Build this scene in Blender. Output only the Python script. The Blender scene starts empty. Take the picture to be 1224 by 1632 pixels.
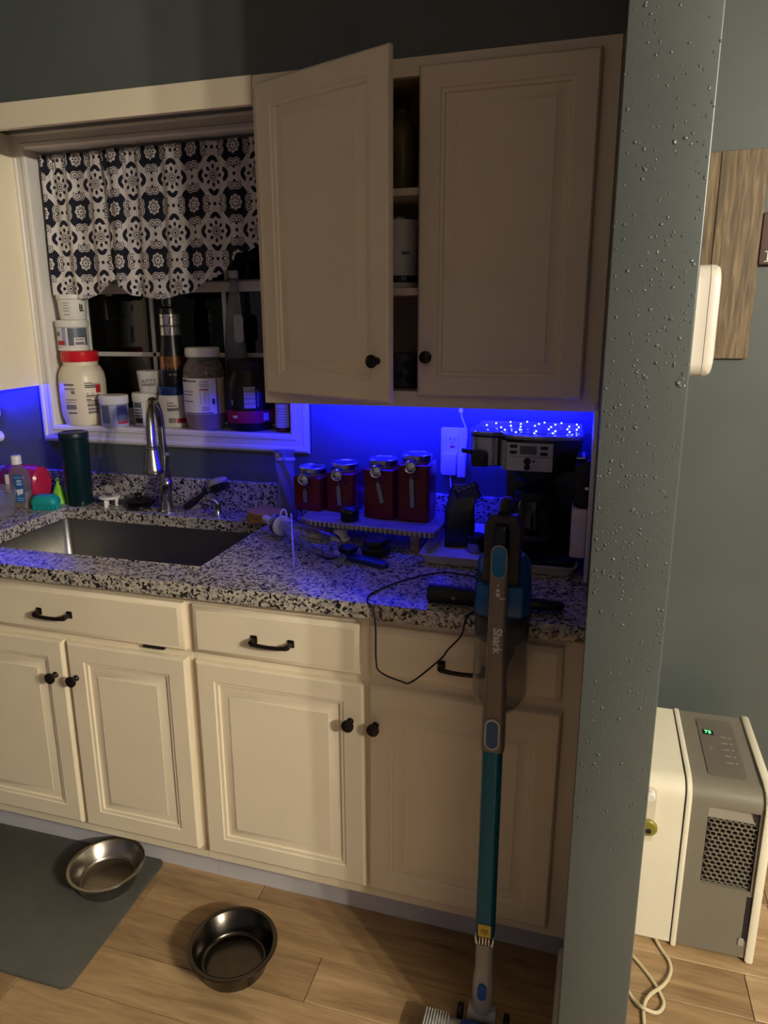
import bpy, bmesh, math, random
from mathutils import Matrix, Vector, noise as mnoise
random.seed(7)
SC = bpy.context.scene
COL = SC.collection
R = math.radians

# ------------------------------------------------------------------ camera
cam_d = bpy.data.cameras.new('camera')
cam = bpy.data.objects.new('camera', cam_d)
COL.objects.link(cam)
yaw, pitch, roll = 0.29311, -0.24114, -0.00849
_r = Vector((math.cos(yaw), math.sin(yaw), 0)); _f0 = Vector((-math.sin(yaw), math.cos(yaw), 0)); _z = Vector((0, 0, 1))
_f = _f0 * math.cos(pitch) + _z * math.sin(pitch)
_u = -_f0 * math.sin(pitch) + _z * math.cos(pitch)
_r2 = _r * math.cos(roll) + _u * math.sin(roll)
_u2 = -_r * math.sin(roll) + _u * math.cos(roll)
cam.matrix_world = Matrix(((_r2.x, _u2.x, -_f.x, 0.4505), (_r2.y, _u2.y, -_f.y, -2.0654), (_r2.z, _u2.z, -_f.z, 1.5415), (0, 0, 0, 1)))
cam_d.sensor_fit = 'HORIZONTAL'; cam_d.sensor_width = 36.0
cam_d.lens = 1134.9 / 1224 * 36
cam_d.shift_x = 22.01 / 1224; cam_d.shift_y = -35.28 / 1224
cam_d.clip_start = 0.02
SC.camera = cam

# ------------------------------------------------------------------ world, lights, exposure
W = bpy.data.worlds.new('world'); SC.world = W; W.use_nodes = True
bg = W.node_tree.nodes['Background']
bg.inputs[0].default_value = (1.0, 0.86, 1.08, 1)
bg.inputs[1].default_value = 0.128
SC.view_settings.view_transform = 'Standard'
SC.view_settings.look = 'None'
SC.view_settings.gamma = 1.0
SC.view_settings.use_curve_mapping = False
SC.view_settings.exposure = 0.0

def lamp(name, kind, loc, energy, color, radius=0.03, **k):
    d = bpy.data.lights.new(name, kind); d.energy = energy; d.color = color
    if kind == 'POINT': d.shadow_soft_size = radius
    for a, b in k.items(): setattr(d, a, b)
    o = bpy.data.objects.new(name, d); o.location = loc; COL.objects.link(o)
    return o
WARM = (1.0, 0.93, 0.76)
# the room's multi-bulb warm lamp, to the right of the wall end and out of frame
for i, (dx, dy) in enumerate(((-0.08, -0.13), (0.0, 0.0), (0.09, 0.14))):
    lamp('room_lamp_bulb', 'POINT', (2.52 + dx, -2.52 + dy, 2.08), 116, WARM, 0.025)
BLUE = (0.005, 0.006, 1.0)
def led_light(loc, sx, sy, e):
    o = lamp('led_light', 'AREA', loc, e, BLUE, shape='RECTANGLE', size=sx, size_y=sy)
    return o

# ------------------------------------------------------------------ materials
def lin(c):
    c = c / 255.0
    return c / 12.92 if c <= 0.04045 else ((c + 0.055) / 1.055) ** 2.4
def srgb(r, g, b): return (lin(r), lin(g), lin(b), 1)

class E:
    """socket expression -> math nodes"""
    def __init__(s, t, k): s.t, s.k = t, k
    def op(s, o, *a):
        n = s.t.nodes.new('ShaderNodeMath'); n.operation = o
        for i, v in enumerate((s,) + a):
            if isinstance(v, E): s.t.links.new(v.k, n.inputs[i])
            else: n.inputs[i].default_value = v
        return E(s.t, n.outputs[0])
    def __add__(s, o): return s.op('ADD', o)
    def __sub__(s, o): return s.op('SUBTRACT', o)
    def __mul__(s, o): return s.op('MULTIPLY', o)
    def __truediv__(s, o): return s.op('DIVIDE', o)
    def lt(s, o): return s.op('LESS_THAN', o)
    def gt(s, o): return s.op('GREATER_THAN', o)
    def mx(s, o): return s.op('MAXIMUM', o)
    def mn(s, o): return s.op('MINIMUM', o)
    def ab(s): return s.op('ABSOLUTE')
    def cos(s): return s.op('COSINE')
    def sqrt(s): return s.op('SQRT')
    def frac(s): return s.op('FRACT')
    def inv(s): return (s * -1.0) + 1.0
    def atan2(s, o): return s.op('ARCTAN2', o)

def new_mat(name):
    m = bpy.data.materials.new(name); m.use_nodes = True
    t = m.node_tree
    return m, t, t.nodes['Principled BSDF']
def nd(t, typ, **k):
    n = t.nodes.new(typ)
    for a, b in k.items():
        if a in n.inputs: n.inputs[a].default_value = b
        else: setattr(n, a, b)
    return n
def ramp(t, fac, stops, interp='LINEAR'):
    n = t.nodes.new('ShaderNodeValToRGB'); n.color_ramp.interpolation = interp
    els = n.color_ramp.elements
    while len(els) < len(stops): els.new(0.5)
    for e, (p, c) in zip(els, stops): e.position = p; e.color = c
    t.links.new(fac, n.inputs[0])
    return n
def coords(t, scale=(1, 1, 1), out='Object'):
    c = nd(t, 'ShaderNodeTexCoord'); mp = nd(t, 'ShaderNodeMapping'); mp.inputs['Scale'].default_value = scale
    t.links.new(c.outputs[out], mp.inputs[0])
    return mp.outputs[0]
MATS = {}
def mat(name, rgb, rough=0.5, metal=0.0, var=0.06, vscale=14.0, bump=0.0, bscale=60.0, trans=0.0, ior=1.45, coat=0.0, emit=None, es=0.0, alpha=1.0, stretch=(1, 1, 1), sss=0.0):
    if name in MATS: return MATS[name]
    m, t, b = new_mat(name)
    c = srgb(*rgb)
    co = coords(t, stretch)
    n = nd(t, 'ShaderNodeTexNoise', Scale=vscale, Detail=4.0)
    t.links.new(co, n.inputs['Vector'])
    lo = tuple(max(0, x * (1 - var)) for x in c[:3]) + (1,); hi = tuple(min(1, x * (1 + var)) for x in c[:3]) + (1,)
    rp = ramp(t, n.outputs[0], [(0.3, lo), (0.7, hi)])
    t.links.new(rp.outputs[0], b.inputs['Base Color'])
    b.inputs['Roughness'].default_value = rough
    b.inputs['Metallic'].default_value = metal
    b.inputs['IOR'].default_value = ior
    b.inputs['Transmission Weight'].default_value = trans
    b.inputs['Coat Weight'].default_value = coat
    b.inputs['Alpha'].default_value = alpha
    if emit:
        b.inputs['Emission Color'].default_value = srgb(*emit); b.inputs['Emission Strength'].default_value = es
    if bump:
        n2 = nd(t, 'ShaderNodeTexNoise', Scale=bscale, Detail=5.0); t.links.new(co, n2.inputs['Vector'])
        bp = nd(t, 'ShaderNodeBump', Strength=bump, Distance=0.01); t.links.new(n2.outputs[0], bp.inputs['Height'])
        t.links.new(bp.outputs[0], b.inputs['Normal'])
    MATS[name] = m
    return m

PANEL_LIT = mat('cream_panel_lit', (250, 236, 206), 0.4, var=0.02, vscale=5)  # cabinet cream made lighter, lamplight on the side panel put into the colour
CREAM = mat('cream_cabinet_paint', (232, 217, 190), 0.38, var=0.03, vscale=6, bump=0.04, bscale=90)
INNER = mat('cabinet_interior', (196, 178, 140), 0.6, var=0.06)
TRIMW = mat('white_trim_paint', (226, 220, 214), 0.35, var=0.02, vscale=5, bump=0.03, bscale=60)
TOEM = mat('toe_kick_paint', (196, 192, 196), 0.5, var=0.04)
BRONZE = mat('oil_rubbed_bronze', (38, 30, 28), 0.32, 0.6, var=0.2)
STEEL = mat('brushed_steel', (170, 166, 160), 0.30, 1.0, var=0.06, vscale=40, stretch=(1, 12, 12))
STEEL_D = mat('dark_steel', (120, 116, 112), 0.28, 1.0, var=0.08, vscale=30)
SINKM = mat('sink_steel', (150, 146, 138), 0.36, 1.0, var=0.05, vscale=50, stretch=(14, 1, 1))
CHROME = mat('chrome', (215, 213, 212), 0.09, 1.0, var=0.02)
FAUCETM = mat('brushed_nickel', (176, 170, 164), 0.2, 1.0, var=0.03)
WHITEP = mat('white_plastic', (226, 221, 214), 0.35, var=0.02)
WHITE2 = mat('white_label_paper', (222, 216, 210), 0.5, var=0.03)
CREAMP = mat('cream_plastic', (232, 222, 200), 0.32, var=0.02)
BLACKP = mat('black_plastic', (16, 16, 18), 0.3, var=0.15)
BLACKM = mat('matte_black_plastic', (20, 20, 22), 0.55, var=0.15)
INK = mat('black_ink', (34, 28, 32), 0.6, var=0.1)
GREYINK = mat('grey_ink', (122, 112, 118), 0.6, var=0.08)
REDP = mat('red_plastic', (205, 28, 40), 0.25, var=0.05)
REDINK = mat('red_ink', (176, 36, 44), 0.5, var=0.06)
GREYLAB = mat('slate_label', (92, 98, 112), 0.4, var=0.12)
GLASS = mat('clear_glass', (250, 250, 252), 0.03, trans=1.0, ior=1.3, var=0.0)
CLEARP = mat('clear_plastic', (235, 235, 240), 0.12, trans=0.92, ior=1.2, var=0.02)

def wall_mat(name, rgb, blobs=False):
    m, t, b = new_mat(name)
    co = coords(t)
    c = srgb(*rgb)
    n = nd(t, 'ShaderNodeTexNoise', Scale=5.0, Detail=5.0); t.links.new(co, n.inputs['Vector'])
    rp = ramp(t, n.outputs[0], [(0.3, tuple(x * 0.93 for x in c[:3]) + (1,)), (0.7, tuple(x * 1.06 for x in c[:3]) + (1,))])
    t.links.new(rp.outputs[0], b.inputs['Base Color'])
    b.inputs['Roughness'].default_value = 0.33 if blobs else 0.42
    n2 = nd(t, 'ShaderNodeTexNoise', Scale=120.0, Detail=4.0); t.links.new(co, n2.inputs['Vector'])
    h = E(t, n2.outputs[0]) * 0.06
    if blobs:
        wn = nd(t, 'ShaderNodeTexNoise', Scale=70.0, Detail=2.0); t.links.new(co, wn.inputs['Vector'])
        mxv = nd(t, 'ShaderNodeMix'); mxv.data_type = 'VECTOR'; mxv.inputs[0].default_value = 0.010
        t.links.new(co, mxv.inputs[4]); t.links.new(wn.outputs['Color'], mxv.inputs[5])
        msk = nd(t, 'ShaderNodeTexNoise', Scale=4.5, Detail=3.0); t.links.new(co, msk.inputs['Vector'])
        sx = nd(t, 'ShaderNodeSeparateXYZ'); t.links.new(co, sx.inputs[0])
        mid = ((E(t, sx.outputs[2]) - 1.33) * (E(t, sx.outputs[2]) - 1.33) * -1.7 + 0.42).mx(-0.6)
        for scale, thr, rad, hgt in ((150.0, 1.12, 0.42, 0.75), (85.0, 1.28, 0.30, 1.0), (42.0, 1.42, 0.20, 1.7)):
            v = nd(t, 'ShaderNodeTexVoronoi', Scale=scale); t.links.new(mxv.outputs[1], v.inputs['Vector'])
            sp = nd(t, 'ShaderNodeSeparateColor'); t.links.new(v.outputs['Color'], sp.inputs[0])
            keep = (E(t, sp.outputs[0]) + E(t, msk.outputs[0]) * 0.7 + mid * 0.5).gt(thr)
            blob = ((E(t, v.outputs['Distance']) / (E(t, sp.outputs[1]) * rad * 0.6 + rad * 0.4)).mn(1.0).inv() * keep)
            h = h + blob.sqrt() * hgt
    bp = nd(t, 'ShaderNodeBump', Strength=0.75 if blobs else 0.25, Distance=0.003)
    t.links.new(h.k, bp.inputs['Height']); t.links.new(bp.outputs[0], b.inputs['Normal'])
    return m
WALLM = wall_mat('slate_wall_paint', (83, 88, 86))
STUBM = wall_mat('slate_wall_paint_textured', (76, 80, 78), True)
CEILM = wall_mat('ceiling_paint', (190, 186, 178))

def granite():
    m, t, b = new_mat('speckled_granite')
    co = coords(t)
    nz = nd(t, 'ShaderNodeTexNoise', Scale=60.0, Detail=3.0); t.links.new(co, nz.inputs['Vector'])
    mixv = nd(t, 'ShaderNodeMix'); mixv.data_type = 'VECTOR'; mixv.inputs[0].default_value = 0.012
    t.links.new(co, mixv.inputs[4]); t.links.new(nz.outputs['Color'], mixv.inputs[5])
    v = nd(t, 'ShaderNodeTexVoronoi', Scale=185.0); t.links.new(mixv.outputs[1], v.inputs['Vector'])
    s = nd(t, 'ShaderNodeSeparateColor'); t.links.new(v.outputs['Color'], s.inputs[0])
    big = nd(t, 'ShaderNodeTexNoise', Scale=55.0, Detail=2.0); t.links.new(co, big.inputs['Vector'])
    k = E(t, s.outputs[0]) * 0.62 + E(t, big.outputs[0]) * 0.62 - 0.12
    rp = ramp(t, k.k, [(0.0, srgb(18, 17, 19)), (0.30, srgb(40, 37, 38)), (0.35, srgb(112, 106, 104)), (0.47, srgb(156, 149, 143)), (0.58, srgb(176, 167, 154)), (1.0, srgb(200, 190, 172))], 'LINEAR')
    t.links.new(rp.outputs[0], b.inputs['Base Color'])
    b.inputs['Roughness'].default_value = 0.26
    b.inputs['Coat Weight'].default_value = 0.12
    b.inputs['Coat Roughness'].default_value = 0.08
    return m
GRANITE = granite()

def woodfloor():
    m, t, b = new_mat('oak_plank')
    oi = nd(t, 'ShaderNodeObjectInfo')
    c = nd(t, 'ShaderNodeTexCoord'); mp = nd(t, 'ShaderNodeMapping'); mp.inputs['Scale'].default_value = (1.0, 9.0, 9.0)
    cb = nd(t, 'ShaderNodeCombineXYZ'); rn = E(t, oi.outputs['Random'])
    t.links.new((rn * 37.0).k, cb.inputs[0]); t.links.new((rn * 91.0).k, cb.inputs[1])
    va = nd(t, 'ShaderNodeVectorMath'); va.operation = 'ADD'
    t.links.new(c.outputs['Object'], va.inputs[0]); t.links.new(cb.outputs[0], va.inputs[1])
    t.links.new(va.outputs[0], mp.inputs[0])
    n = nd(t, 'ShaderNodeTexNoise', Scale=3.2, Detail=7.0, Roughness=0.6, Distortion=0.9); t.links.new(mp.outputs[0], n.inputs['Vector'])
    n2 = nd(t, 'ShaderNodeTexNoise', Scale=22.0, Detail=3.0); t.links.new(mp.outputs[0], n2.inputs['Vector'])
    k = E(t, n.outputs[0]) * 0.75 + E(t, n2.outputs[0]) * 0.2 + rn * 0.22 - 0.08
    rp = ramp(t, k.k, [(0.25, srgb(116, 90, 62)), (0.48, srgb(158, 128, 92)), (0.75, srgb(192, 162, 122))])
    t.links.new(rp.outputs[0], b.inputs['Base Color'])
    b.inputs['Roughness'].default_value = 0.42
    bp = nd(t, 'ShaderNodeBump', Strength=0.12, Distance=0.002); t.links.new(n.outputs[0], bp.inputs['Height']); t.links.new(bp.outputs[0], b.inputs['Normal'])
    return m
OAK = woodfloor()

def walnut(name, dark, mid, light, sc=(9, 9, 1)):
    m, t, b = new_mat(name)
    co = coords(t, sc)
    n = nd(t, 'ShaderNodeTexNoise', Scale=5.0, Detail=7.0, Distortion=0.6); t.links.new(co, n.inputs['Vector'])
    rp = ramp(t, n.outputs[0], [(0.3, srgb(*dark)), (0.5, srgb(*mid)), (0.72, srgb(*light))])
    t.links.new(rp.outputs[0], b.inputs['Base Color']); b.inputs['Roughness'].default_value = 0.55
    return m
BARNWOOD = walnut('weathered_wood', (72, 58, 40), (108, 88, 62), (146, 122, 88), (22, 22, 1.6))
DARKWOOD = walnut('dark_stained_wood', (40, 18, 18), (58, 28, 26), (74, 38, 34))
RISERM = walnut('washed_board', (96, 84, 82), (130, 116, 112), (160, 148, 142), (2, 12, 12))

def curtain_mat():
    m, t, b = new_mat('navy_tile_print_cotton')
    uv = nd(t, 'ShaderNodeUVMap'); sp = nd(t, 'ShaderNodeSeparateXYZ'); t.links.new(uv.outputs[0], sp.inputs[0])
    P = 0.16
    u = E(t, sp.outputs[0]) * (1 / P); v = E(t, sp.outputs[1]) * (1 / P)
    def cell(ou, ov):
        a = (u + ou).frac() - 0.5; bb = (v + ov).frac() - 0.5
        return a, bb, (a * a + bb * bb).sqrt(), bb.atan2(a)
    a, bb, r, th = cell(0.0, 0.0)
    c8 = (th * 8.0).cos(); c4 = (th * 4.0).cos()
    med = r.lt((th * 12.0).cos() * 0.016 + 0.255)
    dr = (r - 0.158) * 24.0
    petal = (c8 - dr * dr * 0.9).gt(-0.05) * r.gt(0.12) * r.lt(0.21)
    rings = r.lt(0.024).mx(r.gt(0.048) * r.lt(0.066)).mx(r.gt(0.088) * r.lt(0.100))
    L = med * petal.mx(rings).inv()
    q = r - (c4 * 0.055 + 0.365)
    L = L.mx(q.ab().lt(0.062))
    a2, b2, r2, th2 = cell(0.5, 0.5)
    pet2 = (th2 * 10.0).cos().gt(0.0) * r2.gt(0.055) * r2.lt(0.10)
    fl = r2.lt((th2 * 8.0).cos() * 0.012 + 0.135) * pet2.mx(r2.lt(0.018)).inv()
    L = (L * r2.gt(0.165)).mx(fl)
    for ou, ov, ax in ((0.5, 0.0, 0), (0.0, 0.5, 1)):
        a3, b3, r3, th3 = cell(ou, ov)
        p, q3 = (b3, a3) if ax else (a3, b3)
        # a heart of two lobes pointing along p on each side of a dark node
        pa = p.ab() - 0.0
        far = q3.ab()
        e = (far - 0.175)
        lob = p.ab() - 0.062
        rc = (lob * lob + e * e).sqrt()
        heart = rc.lt(0.105).mx((p.ab() + (far - 0.11).ab() * 0.55).lt(0.085) * far.lt(0.2))
        edge = (rc.gt(0.072) * rc.lt(0.088)) * far.gt(0.12)
        curl = rc.gt(0.024) * rc.lt(0.042) * p.ab().gt(0.02)
        bud = ((p * p + (far - 0.125) * (far - 0.125)).sqrt()).lt(0.03)
        L = (L * heart.inv()).mx(heart * edge.mx(curl).mx(bud).inv())
        L = L * r3.gt(0.036)
    L = L.mn(1.0).mx(0.0)
    mx = nd(t, 'ShaderNodeMix'); mx.data_type = 'RGBA'
    t.links.new(L.k, mx.inputs[0]); mx.inputs[6].default_value = srgb(20, 22, 40); mx.inputs[7].default_value = srgb(214, 206, 204)
    t.links.new(mx.outputs[2], b.inputs['Base Color'])
    b.inputs['Roughness'].default_value = 0.9
    wv = nd(t, 'ShaderNodeTexNoise', Scale=900.0); t.links.new(uv.outputs[0], wv.inputs['Vector'])
    bp = nd(t, 'ShaderNodeBump', Strength=0.15, Distance=0.001); t.links.new(wv.outputs[0], bp.inputs['Height']); t.links.new(bp.outputs[0], b.inputs['Normal'])
    return m
CURTAIN = curtain_mat()

# ------------------------------------------------------------------ geometry helpers
def rrect(w, h, r, n=5, cx=0, cy=0):
    """rounded rectangle outline"""
    pts = []
    for sx, sy, a0 in ((1, -1, -90), (1, 1, 0), (-1, 1, 90), (-1, -1, 180)):
        for i in range(n + 1):
            a = R(a0 + 90 * i / n)
            pts.append((cx + sx * (w / 2 - r) + r * math.cos(a), cy + sy * (h / 2 - r) + r * math.sin(a)))
    return pts
def catmull(pts, n=8):
    P = [Vector(p) for p in pts]; P = [P[0] * 2 - P[1]] + P + [P[-1] * 2 - P[-2]]
    out = []
    for i in range(1, len(P) - 2):
        for k in range(n):
            s = k / n
            out.append(0.5 * ((2 * P[i]) + (P[i + 1] - P[i - 1]) * s + (2 * P[i - 1] - 5 * P[i] + 4 * P[i + 1] - P[i + 2]) * s * s + (-P[i - 1] + 3 * P[i] - 3 * P[i + 1] + P[i + 2]) * s ** 3))
    out.append(P[-2].copy())
    return out

class G:
    def __init__(s): s.b = bmesh.new()
    def _add(s, vs, fs, M=None):
        vv = [s.b.verts.new((M @ Vector(v)) if M else v) for v in vs]
        out = []
        for f in fs:
            try: out.append(s.b.faces.new([vv[i] for i in f]))
            except ValueError: pass
        return vv, out
    def box(s, x0, x1, y0, y1, z0, z1, bev=0.0, seg=1, M=None):
        vs = [(x, y, z) for x in (x0, x1) for y in (y0, y1) for z in (z0, z1)]
        fs = [(0, 1, 3, 2), (4, 6, 7, 5), (0, 4, 5, 1), (2, 3, 7, 6), (0, 2, 6, 4), (1, 5, 7, 3)]
        vv, ff = s._add(vs, fs, M)
        if bev:
            es = list({e for f in ff for e in f.edges})
            bmesh.ops.bevel(s.b, geom=es, offset=bev, segments=seg, affect='EDGES', profile=0.5)
        return s
    def lathe(s, prof, c=(0, 0, 0), seg=32, M=None, sx=1.0, sy=1.0):
        M0 = Matrix.Translation(c) @ (M or Matrix())
        vs, fs = [], []
        for r, z in prof:
            for i in range(seg):
                a = 2 * math.pi * i / seg
                vs.append((r * math.cos(a) * sx, r * math.sin(a) * sy, z))
        n = len(prof)
        for j in range(n - 1):
            for i in range(seg):
                k = (i + 1) % seg
                fs.append((j * seg + i, j * seg + k, (j + 1) * seg + k, (j + 1) * seg + i))
        if prof[0][0] > 1e-6: fs.append(tuple(range(seg))[::-1])
        if prof[-1][0] > 1e-6: fs.append(tuple((n - 1) * seg + i for i in range(seg)))
        s._add(vs, fs, M0)
        return s
    def shell(s, prof, c=(0, 0, 0), seg=32, M=None):
        """open lathe without caps"""
        M0 = Matrix.Translation(c) @ (M or Matrix())
        vs, fs = [], []
        for r, z in prof:
            for i in range(seg):
                a = 2 * math.pi * i / seg
                vs.append((r * math.cos(a), r * math.sin(a), z))
        for j in range(len(prof) - 1):
            for i in range(seg):
                k = (i + 1) % seg
                fs.append((j * seg + i, j * seg + k, (j + 1) * seg + k, (j + 1) * seg + i))
        s._add(vs, fs, M0)
        return s
    def tube(s, pts, r, seg=10, M=None, flat=1.0):
        P = [Vector(p) for p in pts]; n = len(P)
        rs = r if isinstance(r, (list, tuple)) else [r] * n
        T = [((P[min(i + 1, n - 1)] - P[max(i - 1, 0)]).normalized()) for i in range(n)]
        ref = Vector((0, 0, 1)) if abs(T[0].z) < 0.9 else Vector((0, 1, 0))
        N = (ref - T[0] * ref.dot(T[0])).normalized()
        vs, fs = [], []
        for i in range(n):
            N = (N - T[i] * N.dot(T[i])).normalized(); B = T[i].cross(N)
            for k in range(seg):
                a = 2 * math.pi * k / seg
                vs.append(P[i] + (N * math.cos(a) * flat + B * math.sin(a)) * rs[i])
        for i in range(n - 1):
            for k in range(seg):
                q = (k + 1) % seg
                fs.append((i * seg + k, i * seg + q, (i + 1) * seg + q, (i + 1) * seg + k))
        fs.append(tuple(range(seg))[::-1]); fs.append(tuple((n - 1) * seg + k for k in range(seg)))
        s._add(vs, fs, M)
        return s
    def prism(s, poly, d0, d1, plane='xy', bev=0.0, seg=1, M=None):
        def p3(a, b, d): return {'xy': (a, b, d), 'xz': (a, d, b), 'yz': (d, a, b)}[plane]
        n = len(poly)
        vs = [p3(a, b, d0) for a, b in poly] + [p3(a, b, d1) for a, b in poly]
        fs = [tuple(range(n))[::-1], tuple(range(n, 2 * n))] + [(i, (i + 1) % n, n + (i + 1) % n, n + i) for i in range(n)]
        vv, ff = s._add(vs, fs, M)
        if bev:
            es = list({e for f in ff[:2] for e in f.edges})
            bmesh.ops.bevel(s.b, geom=es, offset=bev, segments=seg, affect='EDGES', profile=0.5)
        return s
    def loft(s, rings, cap=True, M=None):
        """list of equal-length 3-D rings"""
        n = len(rings[0]); vs = [p for r in rings for p in r]; fs = []
        for j in range(len(rings) - 1):
            for i in range(n):
                k = (i + 1) % n
                fs.append((j * n + i, j * n + k, (j + 1) * n + k, (j + 1) * n + i))
        if cap:
            fs.append(tuple(range(n))[::-1]); fs.append(tuple((len(rings) - 1) * n + i for i in range(n)))
        s._add(vs, fs, M)
        return s
    def grid(s, fn, nu, nv):
        vs = [fn(i / nu, j / nv) for j in range(nv + 1) for i in range(nu + 1)]
        fs = [(j * (nu + 1) + i, j * (nu + 1) + i + 1, (j + 1) * (nu + 1) + i + 1, (j + 1) * (nu + 1) + i) for j in range(nv) for i in range(nu)]
        s._add(vs, fs)
        return s
    def patch(s, rad, th0, th1, z0, z1, c=(0, 0), n=10, t=0.0006):
        """curved label on an upright cylinder; angles in degrees from -y towards +x"""
        o, i_ = [], []
        for k in range(n + 1):
            a = R(th0 + (th1 - th0) * k / n)
            for L, rr in ((o, rad + t), (i_, rad - 0.0005)):
                L.append((c[0] + rr * math.sin(a), c[1] - rr * math.cos(a)))
        rings = []
        poly = o + i_[::-1]
        s.prism(poly, z0, z1)
        return s
    def text(s, body, size, place, ext=0.0004, bold=0.0):
        cu = bpy.data.curves.new('tmp', 'FONT'); cu.body = body; cu.size = size; cu.extrude = ext; cu.offset = bold; cu.align_x = 'CENTER'; cu.align_y = 'CENTER'; cu.resolution_u = 3
        ob = bpy.data.objects.new('tmp', cu); COL.objects.link(ob)
        dg = bpy.context.evaluated_depsgraph_get(); dg.update()
        me = ob.evaluated_get(dg).to_mesh()
        s._add([place(v.co.x, v.co.y, v.co.z) for v in me.vertices], [tuple(p.vertices) for p in me.polygons])
        ob.evaluated_get(dg).to_mesh_clear()
        bpy.data.objects.remove(ob); bpy.data.curves.remove(cu)
        return s
    def build(s, name, m, parent=None, loc=(0, 0, 0), smooth=35, rot=None, uv=None):
        bmesh.ops.recalc_face_normals(s.b, faces=s.b.faces[:])
        me = bpy.data.meshes.new(name)
        if smooth:
            for f in s.b.faces: f.smooth = True
        s.b.to_mesh(me); s.b.free()
        if smooth: me.set_sharp_from_angle(angle=R(smooth))
        if uv:
            L = me.uv_layers.new(name='UVMap')
            for lp in me.loops: L.data[lp.index].uv = uv(me.vertices[lp.vertex_index].co)
        me.materials.append(m)
        o = bpy.data.objects.new(name, me); o.location = loc
        if rot: o.rotation_euler = rot
        COL.objects.link(o)
        if parent: o.parent = parent
        return o

def tag(o, label=None, cat=None, group=None, kind=None):
    if label: o['label'] = label
    if cat: o['category'] = cat
    if group: o['group'] = group
    if kind: o['kind'] = kind
    return o
def thing(name, label, cat, loc=(0, 0, 0), rz=0.0, group=None):
    o = bpy.data.objects.new(name, None); o.empty_display_size = 0.05
    o.location = loc; o.rotation_euler = (0, 0, rz); COL.objects.link(o)
    return tag(o, label, cat, group)
def RX(a): return Matrix.Rotation(R(a), 4, 'X')
def RY(a): return Matrix.Rotation(R(a), 4, 'Y')
def RZ(a): return Matrix.Rotation(R(a), 4, 'Z')
def TR(*a): return Matrix.Translation(a)

# ================================================================== SETTING
XS = 0.484          # left face of the short wall that ends the kitchen run
tag(G().box(-3.2, XS + 0.05, 0.0, 0.22, -0.02, 1.118).box(-3.2, -1.36, 0, 0.22, 1.118, 2.6).box(-0.364, XS + 0.05, 0, 0.22, 1.118, 2.6)
    .box(-1.36, -0.364, 0, 0.22, 2.125, 2.6).build('wall_back', WALLM, smooth=0), kind='structure')
tag(G().box(XS + 0.05, 3.2, 0.0, 0.16, -0.02, 2.6).build('wall_back_right', WALLM, smooth=0), kind='structure')
g = G().prism([(XS, 0.0), (XS, -0.62), (0.4725, -1.02), (0.5835, -1.02), (0.588, -0.62), (0.588, 0.0)], 0.0, 2.55, 'xy')
bmesh.ops.bevel(g.b, geom=[e for e in g.b.edges if all(v.co.y < -1.0 for v in e.verts) and abs(e.verts[0].co.z - e.verts[1].co.z) > 1], offset=0.0025, segments=3, affect='EDGES', profile=0.5)
tag(g.build('wall_right', STUBM, smooth=30), kind='structure')
tag(G().box(-3.3, -3.2, -4.6, 0.16, -0.02, 2.6).build('wall_left', WALLM, smooth=0), kind='structure')
tag(G().box(3.2, 3.3, -4.6, 0.16, -0.02, 2.6).build('wall_far_right', WALLM, smooth=0), kind='structure')
tag(G().box(-3.3, 3.3, -4.6, 0.16, 2.55, 2.65).build('ceiling', CEILM, smooth=0), kind='structure')
# soffit over the cabinets
tag(G().box(-3.2, XS, -0.297, 0.0, 2.112, 2.55).build('wall_soffit', WALLM, smooth=0), kind='structure')
# floor: sub-floor plus planks
SUBF = mat('dark_subfloor', (52, 38, 28), 0.8)  # dark brown base that shows in the plank joints
floor = tag(G().box(-3.3, 3.3, -4.6, 0.16, -0.06, -0.004).build('floor', SUBF, smooth=0), kind='structure')
PW = 0.121
def plank_mesh(w):
    g = G(); g.box(0.0008, w - 0.0008, 0.0008, PW - 0.0008, -0.012, 0.0, 0.0012)
    o = g.build('plank', OAK, floor); return o
_pl = {}
def plank(x, w, y):
    k = round(w, 3)
    if k not in _pl: o = plank_mesh(w); _pl[k] = o
    else: o = _pl[k].copy(); COL.objects.link(o)
    o.location = (x, y, 0.0)
JOINT = {-0.852: -0.088, -0.610: 0.90, -0.973: -0.88, -0.731: -0.62, -0.489: 0.36, -0.368: 1.0, -1.094: 0.45, -0.247: 1.004}
for k in range(-16, 7):
    y = round(-0.731 + PW * k, 3)
    if y > -0.02: continue
    x = JOINT.get(y, (k * 0.437) % 1.22) - 1.22 * 3
    while x < 3.0:
        w = 1.22
        if x + w > -2.6 and x < 2.4: plank(x, w, y)
        x += w
# baseboards
def baseboard(name, M):
    g = G(); g.prism([(0, 0), (0.014, 0), (0.014, 0.066), (0.010, 0.078), (0.005, 0.085), (0, 0.085)], 0.0, 1.0, 'xz', M=M)
    return tag(g.build(name, TRIMW), kind='structure')
# profile (thickness, height) is in x,z and runs along y; M places it
baseboard('baseboard_right', TR(0.4725, -1.02, 0) @ RZ(-1.64) @ Matrix.Diagonal((-1, 0.40, 1, 1)))
baseboard('baseboard_back', TR(0.588, 0, 0) @ RZ(-90) @ Matrix.Diagonal((1, 2.6, 1, 1)))
# header board between the wall cabinets
tag(G().box(-1.362, -0.376, -0.305, -0.285, 2.046, 2.1115, 0.0015).build('trim_1', CREAM), kind='structure')

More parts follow.
